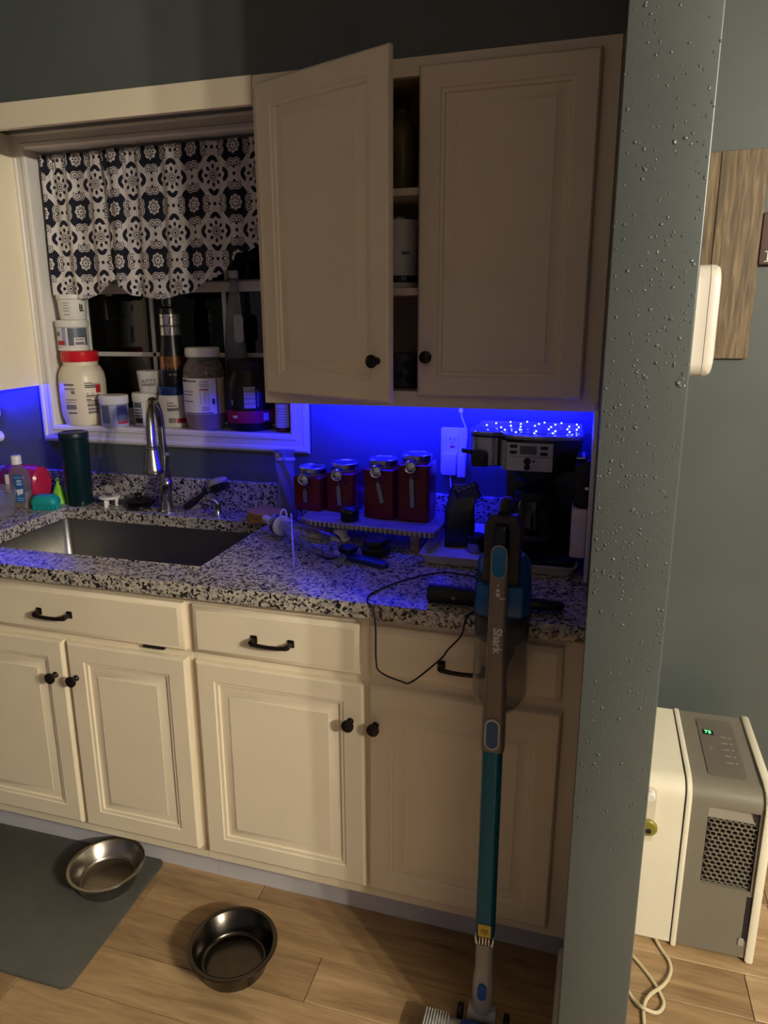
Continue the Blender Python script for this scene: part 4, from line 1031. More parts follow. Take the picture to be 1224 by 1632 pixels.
G().box(-0.022, 0.022, -0.026, 0.0, -0.036, 0.029, 0.004, 2).build('body', WHITEP, t)
G().tube(catm((0.004, -0.012, -0.035), (0.006, -0.020, -0.06), (0.014, -0.022, -0.10), (0.03, 0.000, -0.155), (0.04, 0.002, -0.195), n=6), 0.0022, 8).build('cable', WHITEP, t)
t = thing('power_adapter', 'narrow white plug adapter at the right of the wall outlet', 'adapter', (0.1165, -0.0072, 1.108))
G().box(-0.012, 0.012, -0.028, 0.0, -0.034, 0.034, 0.003, 2).build('body', WHITEP, t)
G().tube(catm((0.003, -0.016, 0.033), (0.012, -0.018, 0.075), (0.010, -0.018, 0.11), (-0.004, -0.020, 0.150), (-0.006, -0.022, 0.200), n=6), 0.0026, 8).build('cable', WHITEP, t)
G().box(-0.0105, 0.0005, -0.028, -0.015, 0.156, 0.176, 0.002).build('cable_joint', WHITEP, t)

# rolled paper behind tray
t = thing('paper_roll', 'small white stub of rolled paper standing between the riser and the coffee bag', 'roll', (0.108, -0.040, CZ))
G().lathe([(0, 0), (0.011, 0), (0.012, 0.002), (0.012, 0.095), (0.010, 0.098), (0, 0.098)], seg=20).build('roll', WHITE2, t)

# tray
TRAYM = mat('pale_grey_tray', (206, 198, 194), 0.4, var=0.03)
t = thing('serving_tray', 'pale rectangular tray holding the coffee maker and coffee bag', 'tray', (0.2625, -0.203, CZ), R(-1))
def trayring(w, d, z, r_=0.02): return [(x, y, z) for x, y in rrect(w, d, r_, 5)]
g = G(); g.loft([trayring(0.355, 0.285, 0.0), trayring(0.372, 0.302, 0.002), trayring(0.392, 0.318, 0.024), trayring(0.396, 0.322, 0.026), trayring(0.392, 0.318, 0.0265), trayring(0.368, 0.296, 0.007), trayring(0.30, 0.24, 0.0062)])
g.build('tray', TRAYM, t)
# coffee bag
FOIL = mat('black_coffee_foil', (44, 44, 50), 0.28, 0.25, var=0.15, bump=0.25, bscale=28)
t = thing('coffee_bag', 'crumpled black coffee bag with folded top standing on the tray', 'bag', (0.140, -0.195, CZ + 0.0073), R(14))
rows = []
for z, w_, d_, oy, sk in ((0, 0.070, 0.050, 0, 0), (0.004, 0.076, 0.056, 0, 0), (0.05, 0.078, 0.056, 0, 0.001), (0.095, 0.076, 0.050, 0.002, 0.002), (0.125, 0.074, 0.036, 0.006, 0.006), (0.150, 0.070, 0.016, 0.012, 0.012), (0.168, 0.066, 0.006, 0.014, 0.018)):
    rows.append([(x + sk + 0.003 * math.sin(9 * z * 40 + i), y + oy + 0.002 * math.cos(i * 1.7 + z * 60), z) for i, (x, y) in enumerate(rrect(w_, d_, min(0.010, d_ * 0.4), 4))])
G().loft(rows).build('pouch', FOIL, t)
g = G(); M = TR(0.020, 0.004, 0.150) @ RY(-24) @ RX(16)
g.box(-0.032, 0.032, -0.014, -0.0125, -0.026, 0.028, 0.0005, M=M)
fl = g.build('folded_flap', mat('indigo_foil', (50, 50, 84), 0.3, 0.2), t)
g = G()
for i in range(6): g.box(-0.026, 0.026, -0.0152, -0.0140, -0.022 + i * 0.0062, -0.0205 + i * 0.0062, M=M)
for (a, b) in ((-0.024, -0.014), (-0.011, 0.002), (0.005, 0.014), (0.017, 0.026)): g.box(a, b, -0.0152, -0.0140, 0.016, 0.025, M=M)
tag(g.build('print', mat('pale_print', (140, 140, 170), 0.5), fl, smooth=0), kind='stuff')
# small jar with metal lid, cup of pods
t = thing('spice_jar', 'small jar with a metal lid on the tray beside the coffee bag', 'jar', (0.1945, -0.238, CZ + 0.0073))
G().lathe([(0, 0), (0.023, 0), (0.025, 0.002), (0.025, 0.026), (0, 0.027)], seg=30).build('body', STEEL, t)
G().lathe([(0, 0.0272), (0.026, 0.0272), (0.0265, 0.029), (0.0265, 0.043), (0.024, 0.046), (0, 0.0465)], seg=30).build('lid', BLACKP, t)

# coffee maker
t = thing('coffee_maker', 'black and stainless two-way coffee maker with control panel on the tray', 'coffee maker', (0.335, -0.2, CZ + 0.0073))
CB = CZ + 0.0073
def lx(x): return x - 0.335
def ly(y): return y + 0.2
def lz(z): return z - CB
def arcp(cx, cy, rx, ry, a0, a1, n=10): return [(cx + rx * math.cos(R(a0 + (a1 - a0) * i / n)), cy + ry * math.sin(R(a0 + (a1 - a0) * i / n))) for i in range(n + 1)]
base = arcp(lx(0.41), ly(-0.30), 0.042, 0.045, -90, 0, 6) + [(lx(0.452), ly(-0.055)), (lx(0.225), ly(-0.055))] + arcp(lx(0.268), ly(-0.30), 0.042, 0.045, 180, 270, 6)
G().prism(base, 0.0, 0.026, 'xy', 0.004, 2).build('base', BLACKP, t)
G().lathe([(0, 0.0262), (0.058, 0.0262), (0.060, 0.029), (0, 0.0295)], (lx(0.343), ly(-0.238), 0), 36).build('hot_plate', STEEL_D, t)
G().prism([(lx(0.452), ly(-0.055)), (lx(0.262), ly(-0.055)), (lx(0.262), ly(-0.155)), (lx(0.452), ly(-0.165))], 0.0262, lz(1.160), 'xy', 0.006, 2).build('column', BLACKP, t)
# head outline: left lobe for single serve plus main body
head = ([(lx(0.452), ly(-0.055)), (lx(0.175), ly(-0.055))] + arcp(lx(0.200), ly(-0.215), 0.030, 0.040, 180, 262, 6) + arcp(lx(0.226), ly(-0.235), 0.030, 0.024, 262, 330, 5)
        + [(lx(0.262), ly(-0.262)), (lx(0.270), ly(-0.290))] + [(lx(0.300), ly(-0.302)), (lx(0.345), ly(-0.306)), (lx(0.388), ly(-0.298))] + arcp(lx(0.405), ly(-0.235), 0.047, 0.060, -60, 0, 6))
head = head[::-1]
G().prism(head, lz(1.1605), lz(1.238), 'xy', 0.003, 1).build('housing', BLACKP, t)
LIDG = mat('glossy_smoke_lid', (116, 116, 134), 0.2, coat=0.6, var=0.0)
def off(poly, k):
    cx_ = sum(p[0] for p in poly) / len(poly); cy_ = sum(p[1] for p in poly) / len(poly)
    return [(cx_ + (x - cx_) * k, cy_ + (y - cy_) * k) for x, y in poly]
G().prism(off(head, 1.02), lz(1.2383), lz(1.247), 'xy', 0.003, 2).build('lid', LIDG, t)
G().tube([(x, y, lz(1.2475)) for x, y in off(head, 0.985)] + [(off(head, 0.985)[0][0], off(head, 0.985)[0][1], lz(1.2475))], 0.0016, 6).build('lid_rim', CHROME, t)
PSTEEL = mat('panel_stainless', (176, 172, 170), 0.32, 0.9, var=0.05, vscale=60, stretch=(1, 1, 10))
# main control panel, gently bowed
def bow(x): return -0.3075 + 0.16 * (x - 0.333) ** 2 * 6
def panel(name, x0, x1, z0, z1, m, lift=0.0, par=t, n=8, th=0.003):
    g = G(); a = [(lx(x0 + (x1 - x0) * i / n), ly(bow(x0 + (x1 - x0) * i / n) - lift)) for i in range(n + 1)]
    b = [(x, y + th) for x, y in a][::-1]
    g.prism(a + b, lz(z0), lz(z1), 'xy'); return g.build(name, m, par, smooth=30)
cp = panel('control_panel', 0.274, 0.385, 1.163, 1.233, PSTEEL, 0.001)
panel('display', 0.306, 0.346, 1.205, 1.226, mat('lcd_grey', (88, 90, 92), 0.2), 0.002, cp)
panel('panel_seam', 0.278, 0.383, 1.198, 1.199, INK, 0.0016, cp)
for x, z in ((0.290, 1.224), (0.290, 1.209), (0.364, 1.222), (0.364, 1.207)):
    G().prism(rrect(0.019, 0.0085, 0.0042, 5, lx(x), lz(z)), ly(bow(x)) - 0.0036, ly(bow(x)) - 0.0005, 'xz', 0.001).build('button', BLACKP, cp)
for x, z, r_ in ((0.3245, 1.188, 0.0085), (0.3245, 1.173, 0.0075)):
    G().lathe([(0, 0), (r_, 0), (r_, 0.003), (r_ * 0.7, 0.005), (0, 0.005)], (lx(x), ly(bow(x)) - 0.0005, lz(z)), 22, RX(90)).build('button', BLACKP, cp)
G().box(lx(0.337), lx(0.343), ly(bow(0.34)) - 0.0022, ly(bow(0.34)) - 0.0005, lz(1.186), lz(1.191)).build('indicator', INK, cp, smooth=0)
# single-serve sleeve, polished strip
g = G(); a = arcp(lx(0.200), ly(-0.215), 0.0312, 0.0412, 184, 262, 8) + arcp(lx(0.226), ly(-0.235), 0.0312, 0.0252, 262, 322, 6)
b = [(x * 1.0 + 0.0, y + 0.003) for x, y in a][::-1]
g.prism(a + b, lz(1.163), lz(1.234), 'xy'); g.build('serving_sleeve', PSTEEL, t, smooth=30)
G().prism([(lx(0.2525), ly(-0.2605)), (lx(0.262), ly(-0.2645)), (lx(0.271), ly(-0.2925)), (lx(0.2725), ly(-0.296)), (lx(0.262), ly(-0.292))], lz(1.162), lz(1.235), 'xy').build('polished_strip', CHROME, t, smooth=0)
g = G(); g.prism([(lx(0.178), lz(1.2025)), (lx(0.215), lz(1.2005)), (lx(0.222), lz(1.190)), (lx(0.222), lz(1.160)), (lx(0.182), lz(1.160))], ly(-0.272), ly(-0.258), 'xz', 0.003, 2)
g.prism([(lx(0.156), lz(1.206)), (lx(0.182), lz(1.203)), (lx(0.182), lz(1.192)), (lx(0.156), lz(1.196))], ly(-0.276), ly(-0.262), 'xz', 0.002)
g.build('filter_handle', BLACKP, t)
# carafe
cf = G().lathe([(0, 0.0), (0.050, 0.0), (0.058, 0.006), (0.062, 0.04), (0.060, 0.085), (0.050, 0.120), (0.046, 0.128), (0, 0.128)], (lx(0.343), ly(-0.238), 0.0300), 40).build('carafe', mat('smoked_glass', (18, 18, 22), 0.05, trans=0.4), t)
G().lathe([(0, 0.1283), (0.049, 0.1283), (0.050, 0.134), (0.046, 0.150), (0, 0.152)], (lx(0.343), ly(-0.238), 0.0300), 36).build('carafe_lid', BLACKM, cf)
G().shell([(0.0612, 0.030), (0.0632, 0.030), (0.0632, 0.042), (0.0612, 0.042)], (lx(0.343), ly(-0.238), 0.0300), 44).build('carafe_band', mat('dull_band', (70, 68, 72), 0.3, 0.6), cf)
# filter basket
G().lathe([(0, 0), (0.044, 0), (0.056, 0.012), (0.058, 0.030), (0, 0.030)], (lx(0.343), ly(-0.238), lz(1.128)), 36).build('filter_basket', BLACKM, t)
# power cable across tray and worktop
G().tube(catm((lx(0.40), ly(-0.345), 0.010), (lx(0.385), ly(-0.352), 0.014), (lx(0.360), ly(-0.362), 0.0255), (lx(0.330), ly(-0.380), 0.006), (lx(0.300), ly(-0.395), -0.0035), (lx(0.255), ly(-0.42), -0.0035), n=7), 0.0028, 8).build('cable', BLACKM, t)

# wall-mounted appliance on the short wall
t = thing('wall_dispenser', 'black and white appliance on a white backplate mounted right of the coffee maker', 'dispenser', (XS - 0.0005, -0.330, 1.10))
G().box(-0.010, 0.0, -0.115, 0.115, -0.165, 0.235, 0.003, 2).build('backplate', WHITEP, t)
G().box(-0.046, -0.0102, -0.045, 0.045, -0.130, -0.008, 0.006, 2).build('tank', mat('blush_white_plastic', (220, 204, 200), 0.35), t)
hh = G().prism([(-0.044, -0.002), (-0.030, -0.0075), (-0.0102, -0.0075), (-0.0102, 0.110), (-0.044, 0.095)], -0.042, 0.042, 'xz', 0.005, 2).build('motor_housing', BLACKM, t)
G().box(-0.043, -0.022, -0.040, 0.030, 0.1105, 0.116, 0.002).build('clip', CHROME, hh)
G().box(-0.020, -0.0102, -0.05, -0.044, 0.040, 0.048, 0.001).build('catch', CHROME, hh)

# black corded tool lying behind the vacuum
t = thing('styling_iron', 'black corded handheld tool lying on the worktop edge behind the vacuum', 'appliance', (0.285, -0.592, CZ), R(2))
M = TR(0, 0, 0.021)
G().tube([(-0.145, 0.0, 0.0), (-0.142, 0.0, 0.0), (-0.10, 0, 0.001), (-0.055, 0, -0.001), (-0.04, 0, -0.002), (0.0, 0, -0.002), (0.06, 0, -0.003)], [0.0165, 0.0205, 0.0205, 0.0195, 0.0175, 0.0165, 0.016], 20, M=M).build('handle', BLACKM, t)
G().tube([(0.0602, 0, -0.003), (0.10, 0, -0.004), (0.142, 0.002, -0.006), (0.148, 0.002, -0.010)], [0.0155, 0.015, 0.013, 0.009], 16, M=M, flat=0.8).build('barrel', BLACKP, t)
G().lathe([(0, 0), (0.0045, 0), (0.004, 0.002), (0, 0.0025)], (-0.085, -0.0195, 0.022), 14, RX(90)).build('button', STEEL_D, t)

# string of blue lights coiled on the coffee maker
t = thing('light_string', 'clear string of glowing blue lights coiled on top of the coffee maker', 'light string', (0.335, -0.185, 1.2482))
WIRE = mat('clear_blue_wire', (150, 150, 190), 0.25, trans=0.3)
ctl = [(-0.140, -0.030), (-0.128, 0.020), (-0.110, 0.055), (-0.060, 0.085), (0.0, 0.095), (0.06, 0.090), (0.100, 0.070), (0.104, 0.0), (0.085, -0.060), (0.040, -0.088), (-0.010, -0.094), (-0.048, -0.086), (-0.075, -0.055), (-0.095, -0.030), (-0.070, 0.0), (-0.060, 0.045), (-0.010, 0.060), (0.040, 0.055), (0.078, 0.040), (0.080, -0.010), (0.055, -0.048), (0.010, -0.060), (-0.035, -0.050), (-0.040, 0.0), (-0.010, 0.025), (0.03, 0.02), (0.045, -0.012), (0.015, -0.03)]
pts = [Vector((p.x, p.y, 0.0030 + 0.0006 * math.sin(i * 0.7))) for i, p in enumerate(catmull([(x, y, 0) for x, y in ctl], 8))]
G().tube(pts, 0.0016, 6).build('wire', WIRE, t)
g = G(); acc = 0.0
for a, b in zip(pts, pts[1:]):
    acc += (b - a).length
    if acc > 0.042:
        acc = 0.0; x, y, z = b
        g.box(x - 0.0019, x + 0.0019, y - 0.0019, y + 0.0019, z + 0.0012, z + 0.0046, 0.0007)
tag(g.build('bulbs', mat('pale_blue_bulb', (120, 130, 255), 0.4, emit=(120, 135, 255), es=11.0), t, smooth=0), kind='stuff')
for x, y in ((-0.085, 0.03), (-0.03, 0.075), (0.04, 0.075), (0.09, 0.02), (-0.02, -0.08), (0.06, -0.07)):
    l = lamp('bulb_light', 'POINT', (x, y, 0.012), 0.22, BLUE, 0.004); l.parent = t

# thin black cord looping over the worktop edge
t = G().tube(catm((0.250, -0.424, CZ + 0.0026), (0.193, -0.413, CZ + 0.0026), (0.130, -0.416, CZ + 0.0026), (0.054, -0.496, CZ + 0.0026), (0.008, -0.590, CZ + 0.0026), (0.012, -0.640, CZ + 0.0028), (0.028, -0.6545, 0.909), (0.036, -0.660, 0.868), (0.038, -0.664, 0.790), (0.048, -0.666, 0.762), (0.097, -0.668, 0.747), (0.122, -0.668, 0.750), (0.184, -0.667, 0.812), (0.200, -0.666, 0.836), (0.228, -0.662, 0.872), (0.236, -0.6545, 0.910), (0.246, -0.640, CZ + 0.0028), (0.262, -0.622, CZ + 0.0026), n=7), 0.0021, 8).build('charging_cable', BLACKM)
tag(t, 'thin black cord looping over the front edge of the worktop across the drawer', 'cord')

# ================================================================== STICK VACUUM
t = thing('stick_vacuum', 'upright stick vacuum with blue wand and clear dust cup leaning against the worktop', 'vacuum cleaner', (0.317, -0.806, 0.0))
t.rotation_euler = (R(-1.4), 0, 0)
VBLUE = mat('vacuum_blue_plastic', (10, 78, 138), 0.28, var=0.06)
VTEAL = mat('vacuum_teal_wand', (8, 92, 122), 0.25, 0.35, var=0.05)
VGREY = mat('vacuum_warm_grey', (122, 110, 100), 0.35, 0.35, var=0.05)
VLGREY = mat('vacuum_light_grey', (150, 146, 142), 0.35, 0.1, var=0.05)
VDARK = mat('vacuum_charcoal', (46, 42, 42), 0.5, var=0.08)
def vring(w, d, z, cy=0.0, r_=0.4, n=6): return [(x, y + cy, z) for x, y in rrect(w, d, min(w, d) * r_, n)]
G().loft([vring(0.041, 0.036, 0.262), vring(0.041, 0.036, 0.700)]).build('wand', VTEAL, t)
lb = G().box(-0.013, 0.013, -0.0190, -0.0182, 0.264, 0.294).build('warning_label', mat('yellow_label', (214, 178, 60), 0.5), t, smooth=0)
g = G()
for z in (0.282, 0.278, 0.274): g.box(-0.008, 0.008, -0.0194, -0.0189, z, z + 0.0012)
g.box(-0.001, 0.001, -0.0194, -0.0189, 0.267, 0.270); tag(g.build('print', INK, lb, smooth=0), kind='stuff')
# tapered spine from release collar to power button
sp = G().loft([vring(0.046, 0.044, 0.700, 0.002, 0.25), vring(0.045, 0.044, 0.770, 0.002, 0.25), vring(0.043, 0.042, 0.80, 0.001, 0.25), vring(0.036, 0.040, 0.90, 0.001, 0.25), vring(0.034, 0.040, 0.96, 0.0, 0.25), vring(0.0335, 0.040, 1.06, 0.0, 0.25), vring(0.034, 0.038, 1.10, 0.001, 0.28)]).build('spine', VGREY, t)
G().prism(rrect(0.030, 0.066, 0.0148, 8, 0, 0.740), -0.0245, -0.0200, 'xz', 0.001).build('button_ring', mat('pale_ring', (186, 182, 178), 0.3), sp)
G().prism(rrect(0.023, 0.058, 0.0113, 8, 0, 0.740), -0.0262, -0.0246, 'xz', 0.0006).build('release_button', mat('steel_blue_button', (44, 84, 120), 0.35), sp)
G().prism(rrect(0.0305, 0.066, 0.0151, 8, 0, 1.094), -0.0226, -0.0190, 'xz', 0.001).build('button_ring', mat('warm_ring', (128, 118, 108), 0.3), sp)
G().prism(rrect(0.024, 0.058, 0.0118, 8, 0, 1.094), -0.0245, -0.0227, 'xz', 0.0008).build('power_button', mat('blue_power_button', (20, 96, 150), 0.18, coat=0.5), sp)
g = G()
g.text('Shark', 0.0225, lambda x, y, z: (0.002 + y, -0.0206 - z, 0.937 - x), bold=0.0007)
g.build('lettering', mat('pale_lettering', (204, 198, 190), 0.4), sp, smooth=0)
g = G()
for x, z, r_ in ((0.0, 1.048, 0.0018), (0.0, 1.038, 0.0034), (0.0, 1.029, 0.0042)):
    g.lathe([(0, 0), (r_, 0), (r_, 0.0008), (0, 0.0008)], (x, -0.0201, z), 14, RX(90))
g.box(0.002, 0.014, -0.0208, -0.0199, 1.0215, 1.0232)
tag(g.build('status_lights', mat('pale_icon', (196, 190, 178), 0.4), sp), kind='stuff')
# handle loop
h = G(); outer = rrect(0.068, 0.175, 0.022, 6, 0, 1.095)
h.prism([(-0.034, 1.020), (0.034, 1.020), (0.035, 1.150), (0.026, 1.170), (-0.026, 1.170), (-0.035, 1.150)], 0.0205, 0.062, 'xz', 0.006, 2)
h.build('handle', VDARK, t)
G().loft([vring(0.031, 0.034, 1.1005, 0.003, 0.3), vring(0.030, 0.034, 1.145, 0.004, 0.3), vring(0.024, 0.028, 1.158, 0.006, 0.3)]).build('grip_front', mat('gloss_black_grip', (12, 12, 20), 0.12), t)
G().tube(catm((0, 0.042, 1.168), (0, 0.075, 1.185), (0, 0.118, 1.165), (0, 0.128, 1.10), n=6), 0.013, 12).build('rear_grip', VDARK, t)
# motor, dust cup
CYY = 0.078
G().lathe([(0, 0.962), (0.0545, 0.962), (0.0558, 0.968), (0.0560, 1.01), (0.0545, 1.045), (0.050, 1.070), (0.040, 1.082), (0, 1.086)], (0, CYY, 0), 44).build('motor_housing', VBLUE, t)
for i in range(7):
    z = 0.992 + i * 0.0095; a0, a1 = -78 + i * 2, -38
    pts = [(0.0562 * math.sin(R(a)), CYY - 0.0562 * math.cos(R(a)), z - 0.010 * ((a - a0) / (a1 - a0)) ** 1.5) for a in [a0 + (a1 - a0) * k / 8 for k in range(9)]]
    G().tube(pts, 0.0016, 6).build('vent_slot', INK, t)
G().box(-0.046, 0.046, 0.012, 0.032, 0.972, 1.035, 0.006, 2).build('motor_cheek', VBLUE, t)
G().lathe([(0, 0.943), (0.0552, 0.943), (0.0565, 0.946), (0.0565, 0.958), (0.0548, 0.9615), (0, 0.9615)], (0, CYY, 0), 44).build('collar', VDARK, t)
o = G().shell([(0.0545, 0.9425), (0.0548, 0.90), (0.0555, 0.83), (0.0555, 0.79), (0.050, 0.766), (0.040, 0.753), (0.0, 0.751)], (0, CYY, 0), 48).build('dust_cup', mat('smoky_clear_plastic', (222, 217, 214), 0.07, trans=0.92, ior=1.2), t, smooth=60)
md = o.modifiers.new('sheet', 'SOLIDIFY'); md.thickness = 0.0018; md.offset = -1
G().lathe([(0, 0.905), (0.050, 0.905), (0.050, 0.9424), (0, 0.9424)], (0, CYY, 0), 40).build('filter_ring', mat('blue_filter_frame', (14, 40, 84), 0.4), t)
G().lathe([(0, 0.835), (0.014, 0.835), (0.024, 0.862), (0.028, 0.868), (0.028, 0.9045), (0, 0.9045)], (0, CYY, 0), 36).build('cyclone', BLACKM, t)
G().box(-0.010, 0.010, 0.0195, 0.026, 0.72, 0.95, 0.003).build('cup_bracket', VGREY, t)
# lower neck and floor head
G().loft([vring(0.034, 0.032, 0.2615), vring(0.031, 0.030, 0.2595), vring(0.030, 0.029, 0.242)]).build('contact_socket', mat('dark_socket', (60, 52, 46), 0.4, 0.3), t)  # dark brown socket around the contacts
g = G()
for i in range(4): g.box(-0.011 + i * 0.0065, -0.0085 + i * 0.0065, -0.0165, -0.0146, 0.243, 0.260)
tag(g.build('contacts', CHROME, t, smooth=0), kind='stuff')
for sx in (-1, 1): G().prism([(sx * 0.018, 0.262), (sx * 0.014, 0.242), (sx * 0.018, 0.240), (sx * 0.0205, 0.256)][::sx], -0.016, 0.010, 'xz').build('latch_arm', WHITEP, t, smooth=0)
nk = G().loft([vring(0.038, 0.036, 0.2415, 0.0), vring(0.037, 0.036, 0.20), vring(0.038, 0.037, 0.165), vring(0.046, 0.042, 0.135), vring(0.046, 0.044, 0.10), vring(0.043, 0.042, 0.070), vring(0.036, 0.038, 0.062)]).build('neck', VLGREY, t)
G().prism(rrect(0.019, 0.040, 0.009, 6, 0.0, 0.126), -0.0240, -0.0205, 'xz', 0.001).build('neck_button', mat('blue_neck_button', (28, 74, 150), 0.3), nk)
G().tube([(-0.030, 0, 0.050), (0.030, 0, 0.050)], 0.022, 20).build('swivel', VLGREY, t)
for x in (-0.056, 0.046): G().lathe([(0, 0), (0.016, 0), (0.018, 0.002), (0.018, 0.010), (0.016, 0.012), (0, 0.012)], (x, 0.012, 0.0248), 24, RY(90)).build('wheel', BLACKM, t)
hd = G().loft([[(x, y - 0.075, z) for x, y in rrect(w_, d_, 0.02, 5)] for z, w_, d_ in ((0.006, 0.250, 0.116), (0.012, 0.258, 0.122), (0.034, 0.254, 0.118), (0.046, 0.236, 0.096), (0.050, 0.20, 0.07))]).build('floor_head', VLGREY, t)
G().loft([[(x, y - 0.058, z) for x, y in rrect(w_, d_, 0.012, 5)] for z, w_, d_ in ((0.0505, 0.086, 0.060), (0.056, 0.082, 0.056), (0.060, 0.064, 0.044))]).build('head_cover', mat('blue_head_cover', (24, 60, 140), 0.3), hd)
g = G()
for i in range(9): g.box(-0.120 + i * 0.0062, -0.1172 + i * 0.0062, -0.118, -0.020, 0.0470, 0.0515, 0.001)
tag(g.build('ribs', mat('clear_rib_plastic', (210, 210, 210), 0.15, trans=0.3), hd), kind='stuff')
g = G()
for i in range(40): g.tube([(-0.115 + i * 0.0059, -0.10, 0.012), (-0.115 + i * 0.0059, -0.10, 0.0005)], 0.0014, 5)
tag(g.build('bristles', BLACKM, hd), kind='stuff')

# ================================================================== FLOOR
MATM = mat('grey_green_mat', (82, 80, 74), 0.75, var=0.08, bump=0.3, bscale=260)
tag(G().prism(rrect(1.12, 0.425, 0.018, 6), 0.0004, 0.006, 'xy', 0.002, 2).build('floor_mat', MATM, loc=(-1.193, -0.778, 0.0), rot=(0, 0, R(0.6))), 'grey-green rectangular mat on the plank floor in front of the sink cabinet', 'mat')
def bowl(label, x, y, z, r_, h, m):
    t = thing('dog_bowl', label, 'bowl', (x, y, z), 0, 'steel dog bowls on the floor')
    k = r_ / 0.105
    G().lathe([(0, 0.004), (0.062 * k, 0.004), (0.066 * k, 0.0), (0.076 * k, 0.0), (0.079 * k, 0.004), (0.094 * k, h - 0.006), (0.098 * k, h - 0.003), (0.1025 * k, h - 0.0045), (0.105 * k, h - 0.002), (0.104 * k, h + 0.001), (0.099 * k, h + 0.002), (0.093 * k, h - 0.001), (0.079 * k, 0.014), (0.075 * k, 0.0085), (0.071 * k, 0.0072), (0.067 * k, 0.0090), (0.055 * k, 0.0098), (0, 0.0104)], seg=64).build('bowl', m, t, smooth=60)
    G().lathe([(0.0655 * k, -0.0002), (0.0655 * k, 0.0), (0.0765 * k, 0.0), (0.0765 * k, -0.0002)], (0, 0, 0.0), 40).build('rubber_ring', BLACKM, t)
bowl('brushed steel dog bowl on the corner of the grey-green mat under the sink cabinet', -0.748, -0.672, 0.0066, 0.104, 0.057, mat('brushed_bowl_steel', (176, 168, 156), 0.26, 1.0, var=0.06, vscale=30))
bowl('darker steel dog bowl on the bare planks in front of the middle cabinet door', -0.288, -0.806, 0.0004, 0.108, 0.063, mat('dark_bowl_steel', (80, 74, 68), 0.22, 1.0, var=0.08, vscale=30))

# ================================================================== ROOM TO THE RIGHT
# portable air conditioner
t = thing('portable_air_conditioner', 'white and grey portable air conditioner on the floor behind the wall end', 'air conditioner', (0.76, -0.29, 0.0))
def ax(x): return x - 0.76
def ay(y): return y + 0.29
ACG = mat('warm_grey_plastic', (120, 113, 100), 0.42, var=0.03)
def acprof(o=0.0, z0=0.012):
    f = -0.455 - o
    p = [(ay(f), z0)] + [(ay(f + 0.045 - 0.045 * math.cos(R(a))), 0.420 + o + 0.043 * math.sin(R(a))) for a in range(0, 91, 15)] + [(ay(-0.14), 0.478 + o), (ay(-0.125 + o), 0.468 + o), (ay(-0.115 + o), 0.45), (ay(-0.115 + o), z0)]
    return p
def acslice(name, x0, x1, m, o=0.0, z0=0.012, par=t, bev=0.0):
    g = G(); g.prism(acprof(o, z0), ax(x0), ax(x1), 'yz', bev); return g.build(name, m, par, smooth=30)
acslice('left_shell', 0.598, 0.7355, CREAMP)
acslice('seam', 0.7356, 0.7385, mat('dark_seam', (60, 56, 50), 0.6), -0.003)  # dark slice set back between shell and trim
acslice('trim_rail', 0.7386, 0.7505, CREAMP, 0.004, 0.006, bev=0.002)
acslice('trim_rail', 0.906, 0.924, CREAMP, 0.007, 0.006, bev=0.003)
# grey front with a recessed grille
g = G(); g.prism(acprof(), ax(0.7506), ax(0.789), 'yz'); g.prism(acprof(), ax(0.899), ax(0.9059), 'yz')
bk = [(ay(-0.440), 0.012), (ay(-0.440), 0.44), (ay(-0.115), 0.46), (ay(-0.115), 0.012)]
g.box(ax(0.789), ax(0.899), ay(-0.437), ay(-0.115), 0.012, 0.416)
g.box(ax(0.789), ax(0.899), ay(-0.455), ay(-0.4371), 0.012, 0.200)
up = [p for p in acprof() if p[1] > 0.415]; up = [(ay(-0.455), 0.4145)] + up + [(ay(-0.115), 0.4145)]
g.prism(up, ax(0.789), ax(0.899), 'yz')
fp = g.build('front_panel', ACG, t, smooth=30)
# hex-perforated grille plate
g = G(); Rh = 0.0076; hole = 0.0056; yf, yb = ay(-0.4505), ay(-0.4465)
HW = Rh * math.sqrt(3)
cells = []
nrow = 15
for r_i in range(nrow):
    z = 0.214 + r_i * Rh * 1.5
    for c_i in range(8):
        x = 0.7985 + c_i * HW + (HW / 2 if r_i % 2 else 0)
        if x > 0.8935: continue
        cells.append((x, z))
for x, z in cells:
    vs = []; n = 12
    for yy in (yf, yb):
        for i in range(n):
            a = R(30 + 360 * i / n)
            k = Rh / math.cos(R(30)) * math.cos(R(30)) if i % 2 == 0 else Rh * math.cos(R(30))
            vs.append((ax(x) + k * math.cos(a + R(60)), yy, z + k * math.sin(a + R(60))))
        for i in range(n):
            a = R(30 + 360 * i / n)
            vs.append((ax(x) + hole * math.cos(a + R(60)), yy, z + hole * math.sin(a + R(60))))
    fs = []
    for i in range(n):
        k = (i + 1) % n
        fs += [(i, k, n + k, n + i), (2 * n + i, 3 * n + i, 3 * n + k, 2 * n + k), (n + i, n + k, 3 * n + k, 3 * n + i)]
    g._add(vs, fs)
tag(g.build('grille', ACG, t, smooth=0), kind='stuff')
G().box(ax(0.7895), ax(0.8985), yb - 0.0005, yb + 0.0035, 0.3815, 0.4140).build('grille_header', mat('pale_grey_bezel', (150, 144, 132), 0.4), t, smooth=0)
G().box(ax(0.7895), ax(0.8985), yb + 0.0040, yb + 0.0085, 0.2005, 0.413).build('grille_backing', INK, t, smooth=0)
g = G(); g.prism([(ax(0.884), 0.412), (ax(0.8975), 0.412), (ax(0.8975), 0.386), (ax(0.8915), 0.390)], yf - 0.0008, yf + 0.003, 'xz'); g.build('grille_corner', INK, t, smooth=0)
G().box(ax(0.894), ax(0.9055), ay(-0.4562), ay(-0.4552), 0.062, 0.188).build('side_slot', INK, t, smooth=0)
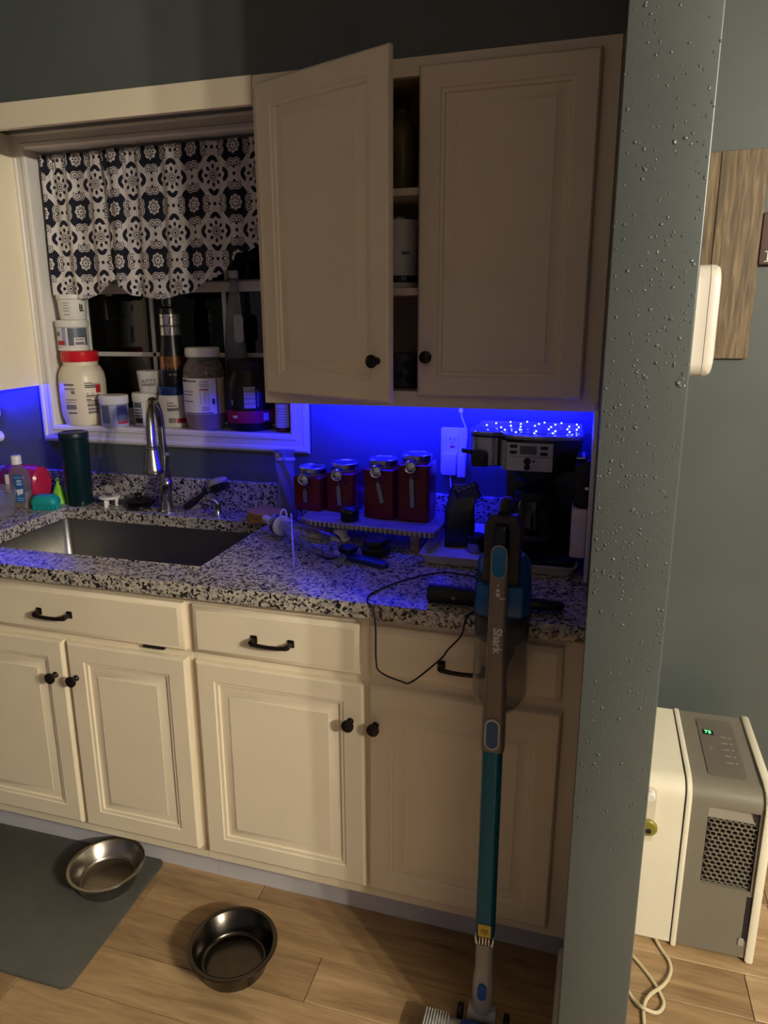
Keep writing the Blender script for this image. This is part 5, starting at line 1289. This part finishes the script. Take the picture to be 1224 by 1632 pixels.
G().prism(rrect(0.012, 0.022, 0.004, 4, ax(0.893), 0.058), ay(-0.4575), ay(-0.4552), 'xz').build('slot_catch', mat('grey_catch', (160, 152, 140), 0.4), t)
# control panel on the sloping top
sl = math.atan2(0.478 - 0.463, 0.410 - 0.140)
M = TR(ax(0.833), ay(-0.285), 0.4707) @ Matrix.Rotation(sl, 4, 'X')
cp = G().prism(rrect(0.086, 0.235, 0.012, 5), 0.0, 0.0012, 'xy', M=M).build('control_panel', mat('panel_grey', (104, 98, 88), 0.3), t)
G().box(-0.034, -0.008, 0.046, 0.066, 0.0012, 0.0018, M=M).build('display', BLACKP, cp, smooth=0)
g = G(); g.text('75', 0.017, lambda x, y, z: M @ Vector((-0.021 + x, 0.056 + y, 0.0022 + z)))
g.build('digits', mat('green_digits', (90, 255, 140), 0.5, emit=(90, 255, 140), es=2.2), cp, smooth=0)
g = G()
for i in range(5):
    y = 0.040 - i * 0.026
    g.box(0.006, 0.020, y, y + 0.004, 0.0012, 0.0017, M=M); g.lathe([(0, 0), (0.003, 0), (0.003, 0.0006), (0, 0.0006)], (0, 0, 0), 10, M @ TR(0.028, y + 0.002, 0.0012))
g.lathe([(0, 0), (0.003, 0), (0.003, 0.0006), (0, 0.0006)], (0, 0, 0), 10, M @ TR(-0.022, -0.010, 0.0012))
tag(g.build('icons', mat('faint_icons', (146, 138, 126), 0.4), cp, smooth=0), kind='stuff')
# drain port details on the white side
G().prism(rrect(0.052, 0.150, 0.012, 5, ax(0.648), 0.365), ay(-0.4568), ay(-0.4551), 'xz', 0.0006).build('port_recess', mat('cream_recess', (214, 203, 180), 0.4), t)
G().lathe([(0, 0), (0.012, 0), (0.012, 0.014), (0.009, 0.018), (0, 0.018)], (ax(0.658), ay(-0.4569), 0.424), 22, RX(90)).build('drain_cap', WHITEP, t)
dl = G().lathe([(0, 0), (0.022, 0), (0.022, 0.006), (0.018, 0.009), (0, 0.009)], (ax(0.660), ay(-0.4569), 0.332), 26, RX(90)).build('dial', mat('olive_dial', (132, 124, 48), 0.35), t)
G().lathe([(0, 0), (0.006, 0), (0.006, 0.003), (0, 0.003)], (ax(0.662), ay(-0.4662), 0.327), 14, RX(90)).build('dial_hole', INK, dl)
for x in (0.64, 0.88):
    for y in (-0.42, -0.16): G().lathe([(0, 0), (0.012, 0), (0.012, 0.0119), (0, 0.0119)], (ax(x), ay(y), 0.0), 16).build('foot', BLACKM, t)
G().tube(catm((ax(0.700), ay(-0.440), 0.008), (ax(0.716), ay(-0.476), 0.0045), (ax(0.731), ay(-0.505), 0.0045), (ax(0.732), ay(-0.537), 0.0045), (ax(0.713), ay(-0.580), 0.0075), (ax(0.678), ay(-0.620), 0.0085), (ax(0.664), ay(-0.652), 0.0045), (ax(0.662), ay(-0.705), 0.0045), (ax(0.662), ay(-0.82), 0.0045), n=8), 0.0042, 10).build('power_cord', mat('beige_cord', (206, 190, 156), 0.5), t)
t = G().tube(catm((0.632, -0.500, 0.0045), (0.656, -0.527, 0.0045), (0.684, -0.566, 0.0045), (0.702, -0.601, 0.0045), (0.708, -0.631, 0.0045), (0.692, -0.656, 0.0045), (0.662, -0.662, 0.0140), (0.643, -0.637, 0.0045), (0.622, -0.60, 0.0045), n=8), 0.0042, 10).build('extension_cord', MATS['beige_cord'])
tag(t, 'beige cord looped on the floor under the other cord beside the wall end', 'cord')

# wall decor
t = thing('wooden_wall_plaque', 'tall weathered wooden plank plaque on the slate wall behind the white wall device', 'plaque', (0.735, -0.0005, 1.424))
for i, (a, b, z0, z1) in enumerate(((-0.125, -0.0005, 0.0, 0.4965), (0.0005, 0.1075, 0.0, 0.498))):
    G().box(a, b, -0.018, 0.0, z0, z1, 0.0015).build('plank', BARNWOOD, t)
t = thing('wall_sign', 'dark stained wooden sign with pale lettering at the right edge of the frame', 'sign', (0.9495, -0.0005, 1.653))
G().box(-0.108, 0.108, -0.022, 0.0, 0.0, 0.122, 0.002).build('board', DARKWOOD, t)
g = G(); g.text('I', 0.034, lambda x, y, z: (-0.0885 + x, -0.0225 - z, 0.0205 + y))
g.box(-0.0955, -0.0825, -0.0229, -0.0221, 0.0075, 0.0095); g.box(-0.0955, -0.0825, -0.0229, -0.0221, 0.0305, 0.0325)
g.build('lettering', mat('ivory_paint', (226, 218, 200), 0.5), t, smooth=0)
# white device on the short wall
DEVW = mat('warm_white_plastic', (206, 196, 184), 0.4, var=0.02)
t = thing('wall_device', 'white rounded control box mounted on the side of the wall end', 'wall device', (0.5872, -0.85, 1.447))
ringsd = []
for x_, k in ((0.0005, 0.0), (0.002, 0.002), (0.026, 0.002)):
    ringsd.append([(x_, y, z + 0.081) for y, z in rrect(0.112 - k, 0.162 - k, 0.02, 6)])
G().loft(ringsd).build('back_shell', DEVW, t)
ringsd = []
for x_, k in ((0.0268, 0.002), (0.034, 0.002), (0.040, 0.008), (0.0425, 0.022)):
    ringsd.append([(x_, y, z + 0.081) for y, z in rrect(0.112 - k, 0.162 - k, 0.02, 6)])
G().loft(ringsd).build('front_shell', DEVW, t)
